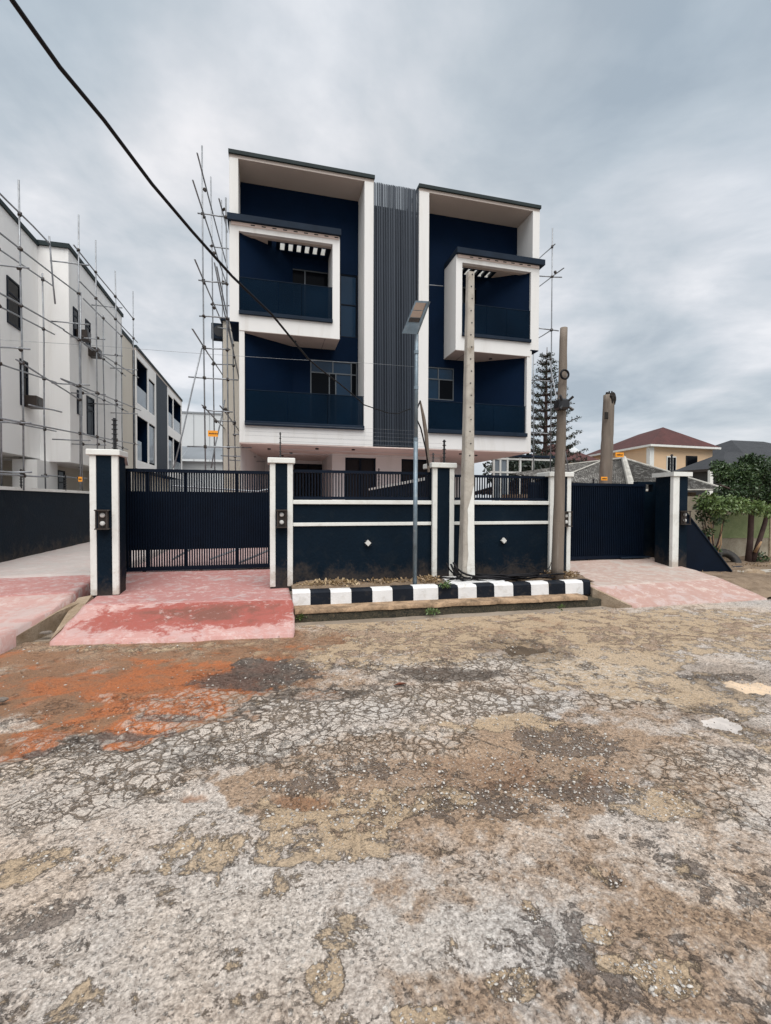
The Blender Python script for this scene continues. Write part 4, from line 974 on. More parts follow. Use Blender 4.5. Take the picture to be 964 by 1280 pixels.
# ================================================================== scaffolding
def scaffold(label, pos, group, poles, rails, couplers=True, r=.020):
    t = thing('scaffolding', label, 'scaffolding', pos, group)
    def bent(a, b):
        a, b = Vector(a), Vector(b); j = lambda: Vector((rnd.uniform(-1, 1), rnd.uniform(-1, 1), rnd.uniform(-.5, .5))) * .018
        return [tuple(a), tuple(a.lerp(b, .35) + j()), tuple(a.lerp(b, .7) + j()), tuple(b)]
    for a, b in poles: MB().tube(bent(a, b), r, 8).build('standard', GALV, t, smooth=True)
    for a, b in rails: MB().tube(bent(a, b), r, 7).build('ledger', GALV, t, smooth=True)
    if couplers:
        cm = MB().bbox(-.055, -.045, -.045, .055, .045, .045, .014).mesh('coupler', COUP)
        cnt = 0
        for a, b in poles:
            a, b = Vector(a), Vector(b)
            for c, d in rails:
                c, d = Vector(c), Vector(d)
                # closest points
                u = b - a; v = d - c; w0 = a - c
                A, B, C, D, E_ = u.dot(u), u.dot(v), v.dot(v), u.dot(w0), v.dot(w0)
                den = A * C - B * B
                if abs(den) < 1e-6: continue
                s = (B * E_ - C * D) / den; q = (A * E_ - B * D) / den
                if not (-.02 < s < 1.02 and -.02 < q < 1.02): continue
                p1 = a + u * s; p2 = c + v * q
                if (p1 - p2).length < .22 and cnt < 250:
                    piece('coupler', cm, t, tuple((p1 + p2) / 2), rot=(rnd.uniform(0, 3), rnd.uniform(0, 3), rnd.uniform(0, 3)), scl=(.85,) * 3); cnt += 1
    return t

# beside the twin house, left
X1, X2 = -1.78, -1.16
P = [((-1.69, 13.9, 2.425), (-1.744, 13.9, 11.446)), ((-1.662, 16, 2.555), (-1.748, 16, 12)), ((-1.721, 19.6, 2.777), (-1.743, 19.6, 13.507)), ((-1.074, 13.95, 2.44), (-1.127, 13.95, 10.159)), ((-1.032, 16.2, 2.58), (-1.134, 16.2, 10.194)), ((-0.892, 18.3, 2.713), (-0.993, 18.3, 7.797))]
Rl = [((-1.695, 12.6, 10.326), (-1.386, 17.8, 10.025)), ((-1.758, 12.3, 9.446), (-1.457, 18.5, 9.7)), ((-1.249, 13.3, 9.711), (-1.223, 15.6, 10.107)), ((-1.736, 12.4, 7.586), (-1.554, 18.4, 8.017)), ((-1.77, 12.2, 5.804), (-1.549, 19.5, 6.329)),
      ((-1.738, 13.6, 4.244), (-1.39, 18.5, 4.135)), ((-1.262, 13.5, 4.228), (-0.987, 17.5, 4.155)), ((-1.392, 13.5, 8.097), (-0.953, 17, 5.86)), ((-1.331, 13.5, 7.997), (-0.982, 18, 5.936)),
      ((-1.867, 13.9, 9.581), (-1.089, 13.9, 9.602)), ((-1.793, 16, 9.815), (-1.207, 16, 9.794)), ((-1.855, 13.9, 7.751), (-1.073, 13.9, 7.745)), ((-1.777, 16, 7.958), (-1.189, 16, 7.97)), ((-1.839, 13.9, 6.761), (-1.012, 13.9, 6.777)), ((-1.56, 16, 7.237), (-0.992, 16, 7.188)), ((-1.759, 13.9, 5.883), (-1.015, 13.9, 5.901)), ((-1.76, 16, 6.039), (-1.021, 16, 6.069)), ((-2.127, 13.9, 5.057), (-0.801, 13.9, 5.059)),
      ((-1.661, 13.9, 4.152), (-0.956, 13.9, 4.144)), ((-1.645, 16, 4.215), (-1.001, 16, 4.219)), ((-2.168, 13.9, 3.128), (-0.433, 13.9, 3.151)), ((-1.477, 16, 3.093), (-0.372, 16, 3.085)), ((-1.294, 16.5, 2.998), (-0.066, 16.5, 2.975)), ((-1.103, 16, 3.797), (-0.902, 16, 3.805)),
      ((-1.757, 13.8, 5.851), (-2.431, 13.4, 2.486)), ((-1.221, 14.5, 4.595), (-1.574, 14.2, 2.561))]
scaffold('steel tube scaffolding standing along the left side of the twin house', (-1.5, 15.5, .27), 'scaffolding around the houses', P, Rl)

# right of the twin house
P = [((9.52, 14.2, 2.386), (9.495, 14.2, 11.024)), ((9.676, 15.5, 2.447), (9.618, 15.5, 7.272))]
Rl = [((10.374, 16.5, 11.202), (9.332, 13.8, 10.246)), ((8.996, 14.2, 9.333), (9.884, 14.2, 9.401)), ((10.423, 16.5, 10.142), (9.538, 13.6, 9.382)), ((8.956, 14.2, 7.569), (9.783, 14.2, 7.551)), ((10.412, 16.5, 8.126), (9.448, 14.1, 7.525)), ((8.936, 14.6, 4.082), (9.562, 14.2, 3.966)), ((8.978, 14.6, 5.903), (9.507, 14.2, 5.784)), ((9.435, 14.2, 6.52), (9.239, 12.8, 2.572))]
scaffold('thin steel tube scaffolding sticking out to the right of the twin house', (9.4, 14.5, .27), 'scaffolding around the houses', P, Rl)

# neighbour scaffolding, in front of the white neighbour house
P = []
for pb, pt, X in (((29.8,613),(26.2,227),-5.35), ((100.5,613),(105.4,281),-5.35), ((103,613),(105,370),-5.8), ((122,613),(124.3,308),-5.35), ((146,600),(147.4,344),-5.35), ((168.5,600),(166.6,364),-5.35),
                  ((2,613),(0.5,280),-6.0), ((57,613),(54.3,342),-6.0), ((131,600),(131,396),-6.0), ((153.5,600),(152.5,404),-6.0)):
    a = onx_(*pb, X); b = (a[0] + (pt[0] - pb[0]) * .006, a[1], onx_(*pt, X)[2]); P.append((a, b))
Rl = []
for a, b, X in (((-30,212),(62.5,305),-5.35), ((92,306),(167.5,399.5),-5.35), ((-30,268),(101,369),-5.35), ((100,352),(172,428),-5.35), ((-30,350),(80,412),-5.35), ((80,413),(173,472),-5.35), ((20,449),(100,500),-5.35), ((76,473),(176,513),-5.35), ((-30,517),(175,556),-5.35),
                ((-30,292),(67,358),-6.0), ((104,373),(153,421),-6.0), ((-30,368),(68,418),-6.0), ((105,430),(157,470),-6.0), ((-30,445),(70,478),-6.0), ((77,474),(160,515),-6.0), ((-30,520),(70,539),-6.0), ((100,540),(160,562),-6.0), ((36,506),(77,515),-5.35), ((52,594),(108,598),-6.0), ((-20,592),(60,596),-5.35)):
    Rl.append((onx_(*a, X), onx_(*b, X)))
for z_, ys_ in ((8.3, (15.7, 19.0)), (6.55, (12.1, 15.7, 17.1, 19.0, 21.0)), (4.75, (12.1, 15.7, 17.1, 19.0, 21.0)), (3.1, (12.1, 15.7, 17.1, 19.0)), (2.0, (12.1,))):
    for yy in ys_: Rl.append(((-5.15, yy, z_ + yy * .02), (-6.15, yy, z_ + yy * .02)))
Rl.append((onx_(61.5,295,-5.35), onx_(69,380,-5.35)))
scaffold('long grid of steel tube scaffolding in front of the white neighbour house on the left', (-5.7, 15, .3), 'scaffolding around the houses', P, Rl)

# ================================================================== neighbour house on the left (its front faces our street side-on)
N = thing('house', 'white three storey neighbour house with narrow dark windows at the left edge', 'house', (-8.5, 17, .3))
def nb(name, m_, *boxes, parent=None, bev=0):
    mb = MB()
    for b_ in boxes: (mb.bbox(*b_, bev) if bev else mb.box(*b_))
    return mb.build(name, m_, parent or N)
nb('wall', WHITE2, (-14, 7.5, 2.93, -7.0, 17.0, 9.6)); nb('bay_wall', WHITE2, (-14, 17.0, 2.85, -6.15, 22.6, 9.64))
nb('ground_wall', BEIGE, (-14, 7.6, .3, -8.0, 16.2, 2.928)); nb('ground_wall', BEIGE, (-14, 16.95, .3, -7.3, 24.4, 2.848)); nb('column', WHITE2, (-7.4, 16.2, .3, -6.75, 17.6, 2.846))
nb('roof_edge', FASCIA, (-14, 7.4, 9.602, -6.95, 16.98, 9.73)); nb('roof_edge', FASCIA, (-14, 16.93, 9.642, -6.1, 22.68, 9.78))
def nwin(X, y0, y1, z0, z1, acb=None):
    f = MB(); f.box(X - .02, y0, z0, X + .03, y0 + .05, z1); f.box(X - .02, y1 - .05, z0, X + .03, y1, z1); f.box(X - .02, y0 + .05, z0, X + .03, y1 - .05, z0 + .05); f.box(X - .02, y0 + .05, z1 - .05, X + .03, y1 - .05, z1)
    f.box(X - .02, y0 + .05, (z0 + z1) / 2 + .2, X + .025, y1 - .05, (z0 + z1) / 2 + .24)
    w0 = f.build('window', NAVYM, N); MB().box(X + .003, y0 + .05, z0 + .05, X + .008, y1 - .05, z1 - .05).build('pane', GLASSD, w0)
nwin(-7.0, 15.15, 15.85, 6.55, 7.85); nwin(-7.0, 15.8, 16.25, 4.4, 5.75); nwin(-6.15, 17.3, 17.75, 7.0, 7.95); nwin(-6.15, 18.35, 18.8, 7.1, 7.95); nwin(-6.15, 17.55, 17.95, 4.5, 5.3); nwin(-6.15, 18.4, 19.1, 3.95, 5.3); nwin(-7.3, 19.0, 19.6, 1.4, 2.7)
ac((-7.0, 16.25, 4.4), 'dark air conditioner box on the nearest part of the neighbour house, left', .55, 'x')
ac((-6.15, 17.75, 7.0), 'upper air conditioner box on the neighbour bay, behind the scaffold poles', .5, 'x')
ac((-6.15, 18.8, 6.75), 'air conditioner box right beside the other one on the neighbour bay', .5, 'x')
for yy, xx in ((11.5, -7.4), (15.3, -7.5), (19.4, -6.7)):
    MB().tube([(xx, yy, 2.82), (xx, yy, 2.86)], .06, 10).build('downlight', BLACKP, N)

T = thing('terrace_house', 'far white twin house with navy balconies and grey slats beyond the left neighbour', 'house', (-9, 30, .3))
def tb(name, m_, *boxes, parent=None):
    mb = MB()
    for b_ in boxes: mb.box(*b_)
    return mb.build(name, m_, parent or T)
X = -6.15
tb('wall', BEIGE, (-14, 22.6, .3, -6.3, 24.8, 9.1)); tb('roof_edge', FASCIA, (-14, 22.7, 9.102, -6.28, 24.78, 9.3)); tb('roof_fin', FASCIA, (-7.5, 22.6, 9.3, -6.35, 22.75, 9.9))
tb('core', NAVY, (-14, 24.8, .3, -7.4, 37.2, 9.0)); tb('roof_edge', FASCIA, (-14, 24.8, 9.002, X + .04, 37.3, 9.14))
tb('soffit', SOFFIT, (-7.4, 24.8, 8.88, X - .002, 37.2, 9.0))
def skin(name, y0, z0, y1, z1, m_=None):
    tb(name + '_core', NAVY, (-7.4, y0 + .002, z0 + .002, X - .05, y1 - .002, z1 - .002)); tb(name, m_ or WHITE2, (X - .05, y0, z0, X, y1, z1))
for q in ((24.8, 3.2, 24.95, 8.88), (28.72, 3.2, 28.98, 8.88), (32.05, 3.2, 32.3, 8.88), (36.95, 3.2, 37.2, 8.88), (27.1, 3.2, 27.3, 8.88), (33.9, 3.2, 34.05, 8.88)): skin('frame_column', *q)
for q in ((24.952, 5.8, 27.098, 6.4), (27.302, 5.8, 28.718, 6.4), (32.302, 5.85, 33.898, 6.45), (34.052, 5.85, 36.948, 6.45), (24.952, 3.2, 27.098, 3.6), (27.302, 3.2, 28.718, 3.6), (32.302, 3.2, 33.898, 3.6), (34.052, 3.2, 36.948, 3.6), (27.302, 8.2, 28.718, 8.878), (24.952, 8.6, 27.098, 8.878), (32.302, 8.45, 33.898, 8.878), (34.052, 8.6, 36.948, 8.878)): skin('balcony_front', *q)
gl = [(24.97, 27.1, 6.4, 7.3), (34.05, 36.9, 6.45, 7.3), (24.97, 26.0, 3.6, 4.6), (34.05, 36.9, 3.6, 4.4), (27.32, 28.7, 6.4, 8.1), (32.32, 33.9, 6.45, 7.4), (27.32, 28.7, 3.7, 5.7), (32.32, 33.9, 3.6, 5.6)]
PGL = glassy('pale_balcony_glass', (.22, .26, .3), .1, .85, .5)
for y0, y1, z0, z1 in gl: tb('glass_panel', PGL, (X - .08, y0, z0, X - .065, y1, z1))
tb('slat_backing', NAVYM, (-7.3, 29.0, 3.2, -6.25, 32.04, 9.1))
ts = MB().box(-.03, -.04, 0, .03, .04, 6.0).mesh('vertical_slat', SLATM)
for i in range(22): piece('vertical_slat', ts, T, (-6.19, 29.06 + i * .139, 3.2))
tb('ground_wall', BEIGE, (-14, 24.9, .3, -7.0, 37, 3.19)); 

# neighbour yard wall
nw = thing('yard_wall', 'long low navy yard wall with white coping on the left side of the drive', 'wall', (-5.6, 14, .3))
MB().prism([(-5.62, 5.5), (-5.5, 5.5), (-5.46, 30), (-5.58, 30)], .0, 1.83).build('wall', NAVYF, nw)
MB().prism([(-5.66, 5.5), (-5.46, 5.5), (-5.42, 30), (-5.62, 30)], 1.832, 1.905).build('coping', TRIM, nw)

# ================================================================== far left gap: warehouse and sheet roofs
wh = thing('warehouse', 'pale windowless clad building far behind the gap on the left', 'building', (-6, 60, 0))
a_ = (-10.228, 60, 12.171); b_ = (-3.283, 60, 12.23)
MB().box(a_[0] - 3, 60, 0, b_[0], 75, a_[2]).build('wall', PANELW, wh); MB().box(a_[0] - 3.1, 59.9, a_[2] + .003, b_[0] + .1, 75, a_[2] + .2).build('roof_edge', TINROOF, wh)
for i in range(7):
    xx = a_[0] - 2 + i * 1.8; MB().box(xx, 59.96, 0, xx + .05, 59.998, a_[2] - .1).build('cladding_joint', TINROOF, wh)
sh = thing('shed', 'low shed with grey sheet roof in front of the pale warehouse', 'shed', (-6, 40, 0))
e0 = (-7.193, 40, 4.947); e1 = (-2.701, 40, 5.066); zr = (-5.807, 44, 6.4)[2]
MB().box(e0[0] - 1, 40.3, 0, e1[0], 47.6, e0[2] - .1).build('wall', PANELW, sh)
nshe = 10; wsh = (e1[0] - e0[0] + 1.6) / nshe
shm = MB(); 
for k in range(6):
    u0 = wsh * k / 6; u1 = wsh * (k + .5) / 6; u2 = wsh * (k + 1) / 6
    shm.v += [(u0, 0, .04), (u1, 0, 0), (u0, 4.2, .04 + zr - e0[2]), (u1, 4.2, zr - e0[2])]
    b0 = k * 4; shm.f.append((b0, b0 + 1, b0 + 3, b0 + 2))
    if k < 5: shm.f.append((b0 + 1, b0 + 4, b0 + 6, b0 + 3))
shm.v += [(wsh, 0, .04), (wsh, 4.2, .04 + zr - e0[2])]; shm.f.append((21, 24, 25, 23))
sm = shm.mesh('roof_sheet', TINROOF)
for i in range(nshe): piece('roof_sheet', sm, sh, (e0[0] - 1.3 + i * wsh, 39.8, e0[2] + rnd.uniform(0, .03)))
sgn = thing('warning_sign', 'orange rectangular warning plate tied to the scaffolding left of the twin house', 'sign', (-1.484, 13.8, 3.407), 'orange electric fence warning plates')
a_ = (-1.61, 13.8, 3.58); b_ = (-1.347, 13.8, 3.412)
MB().box(a_[0], 13.79, b_[2], b_[0], 13.8, a_[2]).build('plate', ORANGE, sgn)
m = MB(); zt_ = (a_[2] + b_[2]) / 2
for k in range(9): m.box(a_[0] + .03 + k * .027, 13.783, zt_ - .015 + (k % 2) * .008, a_[0] + .05 + k * .027, 13.789, zt_ + .02 - (k % 3) * .006)
m.build('lettering', BLACKP, sgn)
def small_sign(p0, p1, Y, label):
    a = ony_(*p0, Y); b = ony_(*p1, Y)
    t = thing('warning_sign', label, 'sign', (a[0], Y, b[2]), 'orange electric fence warning plates')
    MB().box(a[0], Y - .01, b[2], b[0], Y, a[2]).build('plate', ORANGE, t)
    m = MB(); zc = (a[2] + b[2]) / 2; wd = b[0] - a[0]; hh = a[2] - b[2]
    for k in range(5): m.box(a[0] + wd * (.14 + .15 * k), Y - .017, zc - hh * .14, a[0] + wd * (.23 + .15 * k), Y - .011, zc + hh * (.1 + .05 * (k % 3)))
    m.build('lettering', DARKM, t)
small_sign((751.5,596), (759,600.5), 9.02, 'tiny orange warning plate on top of the right gate')
small_sign((769.5,565.5), (779.5,571.5), 11.2, 'orange warning plate standing above the asbestos roof beside the stump')
small_sign((98,596), (103,602), 11.5, 'small orange warning plate on the left neighbour scaffolding')

# ================================================================== poles
# solar street lamp
bx, by = 2.235, 6.9
lp = thing('street_lamp', 'slim steel street lamp with a tilted solar panel head in front of the fence', 'street lamp', (bx, by, .28))
MB().tube([(bx, by, .2), (bx + .005, by, 2.6)], .034, 14).build('pole', POLEST, lp, smooth=True)
MB().tube([(bx + .005, by, 2.55), (bx + .01, by, 4.42)], .028, 14).build('upper_pole', POLEST, lp, smooth=True)
for z in (2.55, 3.35, 3.9): MB().tube([(bx + .006, by, z), (bx + .006, by, z + .05)], .037, 14).build('collar', POLEST, lp)
MB().tube([(bx + .01, by, 4.3), (bx + .01, by - .02, 4.47)], .045, 12).build('bracket', DARKM, lp)
# head: a thin slab tilted down towards the road and rolled
ha, hb2, hc, hd = Vector((2.322, 6.55, 4.574)), Vector((2.175, 6.75, 4.653)), Vector((2.036, 7, 4.234)), Vector((2.213, 6.8, 4.169))
nrm = (hb2 - ha).cross(hd - ha).normalized(); nrm = nrm if nrm.z > 0 else -nrm
up_ = nrm * .035
m = MB(); m.add([tuple(p) for p in (ha, hb2, hc, hd)] + [tuple(p + up_) for p in (ha, hb2, hc, hd)], [(0, 1, 2, 3), (4, 5, 6, 7), (0, 1, 5, 4), (1, 2, 6, 5), (2, 3, 7, 6), (3, 0, 4, 7)])
hd_ = m.build('lamp_head', POLEST, lp)
def on_head(u, v, d): return tuple(ha.lerp(hb2, u).lerp(hd.lerp(hc, u), v) - nrm * d)
for v0, v1, mt in ((.06, .28, LAMPW), (.3, .5, LAMPW), (.52, .64, DARKM)):
    m = MB(); q = [(.14, v0), (.86, v0), (.86, v1), (.14, v1)]
    m.add([on_head(u, v, .001) for u, v in q] + [on_head(u, v, .012) for u, v in q], [(0, 1, 2, 3), (7, 6, 5, 4), (0, 1, 5, 4), (1, 2, 6, 5), (2, 3, 7, 6), (3, 0, 4, 7)])
    m.build('led_panel', paint('led_cover', (.3, .22, .17), .4, .1, 5, 0) if mt is LAMPW else mt, hd_)

# concrete utility pole (square, tapering, with small holes)
cpb, cpt = Vector((3.22, 7.15, 0.341)), Vector((3.273, 7.2, 5.415))
cp_ = thing('concrete_pole', 'tall square concrete pole with rows of small holes in front of the right balcony', 'pole', (cpb.x, 7.15, .25))
m = MB()
def sq(c, w_, ch): return [(c.x - w_ + ch, c.y - w_, c.z), (c.x + w_ - ch, c.y - w_, c.z), (c.x + w_, c.y - w_ + ch, c.z), (c.x + w_, c.y + w_ - ch, c.z), (c.x + w_ - ch, c.y + w_, c.z), (c.x - w_ + ch, c.y + w_, c.z), (c.x - w_, c.y + w_ - ch, c.z), (c.x - w_, c.y - w_ + ch, c.z)]
for i in range(33):
    f = i / 32; c = cpb.lerp(cpt, f); wdt = .115 + (.055 - .115) * f ** .7 + noise.noise(Vector((i * .7, 3, 1))) * .0025
    m.v += sq(c, wdt, .02 - .008 * f)
for i in range(32):
    for k in range(8): m.f.append((i * 8 + k, i * 8 + (k + 1) % 8, (i + 1) * 8 + (k + 1) % 8, (i + 1) * 8 + k))
m.f += [tuple(range(7, -1, -1)), tuple(range(256, 264))]
m.build('shaft', CONC, cp_)
hm = MB().tube([(0, -.004, 0), (0, .004, 0)], .012, 8).mesh('hole', BLACKP)
for i in range(16):
    f = .40 + .59 * i / 15; c = cpb.lerp(cpt, f); wdt = .115 - .06 * f ** .7
    piece('hole', hm, cp_, (c.x + (.012 if i % 2 else -.004), c.y - wdt - .001, c.z), rot=(math.pi / 2 * 0, 0, 0))
# white painted lower face
m = MB(); 
for i in range(9):
    f = .0 + .30 * i / 8; c = cpb.lerp(cpt, f); wdt = .115 - .06 * f ** .7
    j = .03 * noise.noise(Vector((i * 1.7, 0, 0))) + (.05 * max(0, i - 6))
    m.v += [(c.x - .03 + j, c.y - wdt - .003, c.z), (c.x + wdt - .012, c.y - wdt - .003, c.z)]
for i in range(8): m.f.append((i * 2, i * 2 + 1, i * 2 + 3, i * 2 + 2))
m.build('white_paint', TRIM, cp_)

# wooden utility pole
wb, wt_ = Vector((4.883, 7.05, 0.268)), Vector((4.994, 7.1, 4.634))
wp = thing('wooden_pole', 'weathered wooden utility pole with a black cable clamp, right of the concrete pole', 'pole', (wb.x, wb.y, .25))
pts = [tuple(wb.lerp(wt_, i / 20) + Vector((noise.noise(Vector((i * .4, 1, 2))) * .008, 0, 0))) for i in range(21)]
MB().tube(pts, [.105 + (.062 - .105) * i / 20 + noise.noise(Vector((i * 1.1, 5, 2))) * .004 for i in range(21)], 18).build('shaft', WOOD, wp, smooth=True)
def ring(c, R, r, axis, name, m_, parent, n=24):
    pts = []
    for i in range(n + 1):
        a = 2 * math.pi * i / n
        pts.append((c[0] + R * math.cos(a), c[1] + (R * math.sin(a) if axis == 'z' else 0), c[2] + (R * math.sin(a) if axis == 'y' else 0)))
    return MB().tube(pts, r, 8, False).build(name, m_, parent, smooth=True)
c = (4.915, 6.95, 3.787); ring(c, .075, .018, 'y', 'cable_ring', RUBBER, wp)
c = (4.902, 7, 3.281)
cl_ = MB().bbox(c[0] - .11, c[1] - .11, c[2] - .09, c[0] + .10, c[1] + .1, c[2] + .09, .03).build('clamp', BLACKP, wp)
for k, (dx, dz) in enumerate(((-.12, .1), (.11, .1), (-.12, -.09), (.12, -.09))): MB().tube([(c[0] + dx * .6, c[1] - .1, c[2] + dz * .6), (c[0] + dx * 1.1, c[1] - .14, c[2] + dz * 1.2)], .022, 7).build('bolt', BLACKP, cl_)

# charred stump of a pole behind the gate
sb, st_ = Vector((9.783, 11.8, 2.163)), Vector((9.865, 11.8, 4.806))
sp = thing('charred_pole', 'thick broken pole stump with a charred jagged top behind the right gate', 'pole', (sb.x, 11.8, .27))
pts = [(sb.x, 11.8, .2)] + [tuple(sb.lerp(st_, i / 14)) for i in range(15)]
MB().tube(pts, [.185] + [.18 - .025 * i / 14 + noise.noise(Vector((i * .9, 2, 7))) * .012 for i in range(15)], 16).build('shaft', WOOD, sp, smooth=True)
for k in range(11):
    a = k * 2.4; rr_ = .04 + .1 * ((k * .37) % 1)
    bse = st_ + Vector((math.cos(a) * rr_, math.sin(a) * rr_, -.12))
    MB().tube([tuple(bse), tuple(bse + Vector((.01, 0, .12 + .16 * ((k * .61) % 1))))], [.05, .02], 5).build('splinter', CHAR, sp)
for k in range(13):
    a = -1.9 + k * .27; h_ = .1 + .22 * ((k * .53) % 1); zc = st_.z - .02 - .05 * ((k * .7) % 1)
    MB().tube([(st_.x + .15 * math.cos(a), 11.8 + .15 * math.sin(a), zc - h_), (st_.x + .155 * math.cos(a), 11.8 + .155 * math.sin(a), zc - h_ * .4), (st_.x + .15 * math.cos(a), 11.8 + .15 * math.sin(a), zc + .05 + .06 * ((k * .41) % 1))], [.02, .045, .02], 5).build('burnt_edge', CHAR, sp)
m = MB(); c = (9.642, 11.62, 4.146); m.bbox(c[0] - .06, c[1], c[2] - .08, c[0] + .07, c[1] + .03, c[2] + .12, .012); m.build('burn_scar', CHAR, sp)

# leaning broken wooden brace with hanging cable, by the lamp
lb = thing('leaning_brace', 'thin broken wooden stick leaning beside the street lamp with a cable hanging down', 'stick', (2.619, 7.4, 2.176))
MB().tube([(2.634, 7.4, 2.109), (2.57, 7.35, 2.704), (2.502, 7.3, 2.998), (2.428, 7.25, 3.247)], [.02, .035, .03, .014], 7).build('stick', WOOD, lb)
MB().tube([(2.411, 7.2, 3.248), (2.318, 7.1, 3.082), (2.319, 7.1, 2.929), (2.404, 7.15, 2.799), (2.505, 7.2, 2.486), (2.59, 7.3, 2.208)], .013, 6).build('hanging_cable', RUBBER, lb)

# ================================================================== cables
wire('overhead_cable', [(-0.856, 1.85, 3.332), (-0.894, 2, 3.413), (-0.869, 2.1, 3.408), (-0.83, 2.23, 3.394), (-0.738, 2.46, 3.379), (-0.608, 2.8, 3.329), (-0.456, 3.15, 3.292), (-0.248, 3.57, 3.236), (0.038, 4.06, 3.179), (0.397, 4.75, 3.044)], .0095, 'thick black cable sweeping down from the top left corner', 'cable', 8)
wire('service_cable', [(0.397, 4.75, 3.044), (0.539, 4.95, 3.006), (0.821, 5.4, 2.975), (1.116, 5.8, 2.901), (1.23, 6, 2.877), (1.461, 6.3, 2.894), (1.699, 6.55, 2.897), (1.9, 6.75, 2.933), (2.03, 6.85, 2.994), (2.148, 6.9, 3.047)], .0075, 'thin end of the sagging service cable reaching the street lamp pole', 'cable', 6)
wire('telephone_wire', [(-5, 10.299, 4.622), (-4.121, 13, 5.454), (-2.125, 13.2, 5.513), (0.56, 13.35, 5.593), (2.841, 13.3, 5.643), (4.31, 13.3, 5.649)], .004, 'hairline wire crossing behind the scaffolding and over the house front', 'wire', 4, GALV)
wire('guy_wire', [(4.752, 13.45, 8.197), (5.218, 13.45, 8.216)], .012, 'short pale wire between the right column and the right balcony box', 'wire', 4, GALV)
for k in range(4):
    z = 3.42 + k * .11
    wire('fence_wire', [(-.6, 13.3, z), (3.0, 13.32, z), (4.5, 13.35, z - .01)], .0025, ('lowest', 'second lowest', 'second highest', 'highest')[k] + ' of four faint wires crossing the foot of the slatted centre', 'wire', 4, GALV, 'faint wires across the foot of the slatted centre')

# tangle of black cable on the ground
rr = random.Random(11)
for k in range(12):
    x0 = 2.75 + rr.uniform(0, .35); x1 = 4.1 + rr.uniform(0, .95); pts = []
    ph = rr.uniform(0, 6); n = 26
    for i in range(n + 1):
        f = i / n; x = x0 + (x1 - x0) * f
        y = 7.0 + .16 * math.sin(ph + f * rr.uniform(4.8, 5.2)) + .03 * k * .3
        z = .33 + .03 * math.sin(ph * 2 + f * 9) + .02 * (k % 3) + (.28 * math.exp(-f * 14) if k < 4 else 0)
        pts.append((x, y, z))
    wire('loose_cable', pts, .014 + .004 * (k % 2), 'loose black cable lying in the tangle behind the kerb, right of the middle pier', 'cable', 5, RUBBER, 'black cables tangled on the ground')
wire('cable_loop', [(3.75, 7.1, .36), (3.95, 7.12, .5), (4.15, 7.12, .55), (4.4, 7.1, .5), (4.6, 7.08, .38), (4.9, 7.05, .34)], .006, 'thin cable arching up out of the tangle against the fence wall', 'cable', 5)
wire('cable_loop', [(4.6, 7.05, .34), (4.78, 7.1, .5), (4.8, 7.1, .56), (4.74, 7.1, .4), (4.5, 7.0, .33)], .006, 'small wire loop standing up near the right end of the tangle', 'cable', 5)

# ================================================================== far right: old house, walls, houses behind
oh = thing('old_house', 'old single storey house with a hipped grey asbestos roof behind the right gate', 'house', (12, 13, .2))
def roofmat(name, a, b, stain, amt):
    m, t, bs = newmat(name); P_ = t.n('ShaderNodeNewGeometry').outputs['Position']
    n = t.noise(P_, 1.6, 9, .7, .3).outputs[0]; f = t.noise(P_, 9, 6, .7).outputs[0]
    c_ = t.ramp(n, [(.35, a), (.65, b)]); c_ = t.mix(t.math('MULTIPLY', t.sstep(f, .5, .62), amt), c_, stain)
    t.t.links.new(c_, bs.inputs['Base Color']); bs.inputs['Roughness'].default_value = .85
    bb = t.n('ShaderNodeBump', None, Height=f, Strength=.5, Distance=.02); t.t.links.new(bb.outputs[0], bs.inputs['Normal']); return m
ASB = roofmat('weathered_asbestos', (.06, .056, .05), (.15, .14, .13), (.5, .49, .46), .8)
Ap = Vector((12.365, 14, 3.15)); ze = 1.95
Nc = Vector((10.0, 11.0, ze)); Rc = Vector((12.28, 10.155, 1.98)); Lc = Vector((8.774, 15.5, 2.67)); Lr = Vector((11.364, 16, 3.031))
def corrugated(name_, e0, e1, t0, t1, n, sub, m_, parent, amp=.03, pname='roof_sheet'):
    """corrugated plane between an eave line and a top line, split into n sheets"""
    nn_ = (e1 - e0).cross(t0 - e0); 
    if nn_.length < 1e-6: nn_ = (e1 - e0).cross(t1 - e0)
    nn_.normalize(); nn_ = nn_ if nn_.z > 0 else -nn_
    for i in range(n):
        mb = MB()
        for j in range(sub + 1):
            f = (i + j / sub) / n; off = nn_ * (amp * (1 if j % 2 else -1) + .012 * (i % 2))
            mb.v += [tuple(e0.lerp(e1, f) + off), tuple(t0.lerp(t1, f) + off)]
        for j in range(sub): mb.f.append((j * 2, j * 2 + 2, j * 2 + 3, j * 2 + 1))
        mb.build(pname, m_, parent)
corrugated('r', Nc, Rc, Ap, Ap + (Rc - Nc) * .0001, 12, 10, ASB, oh)
corrugated('l', Lc, Nc, Lr, Ap, 12, 10, ASB, oh)
bk = Vector((Ap.x + 1.5, 19, ze)); 
corrugated('b', Rc, bk, Ap, Ap + Vector((.001, .001, 0)), 4, 8, ASB, oh)
corrugated('b', bk, Vector((Lc.x, 20, ze)), Ap, Lr, 4, 8, ASB, oh)
MB().tube([tuple(Nc + Vector((0, 0, .05))), tuple(Ap + Vector((0, 0, .05)))], [.11, .09], 8).build('hip_cap', OLDCAP, oh)
MB().tube([tuple(Rc + Vector((0, 0, .03))), tuple(Ap + Vector((0, 0, .04)))], [.035, .045], 8).build('hip_cap', OLDCAP, oh)
MB().tube([tuple(Lr + Vector((0, 0, .05))), tuple(Ap + Vector((0, 0, .05)))], [.045, .045], 8).build('ridge_cap', OLDCAP, oh)
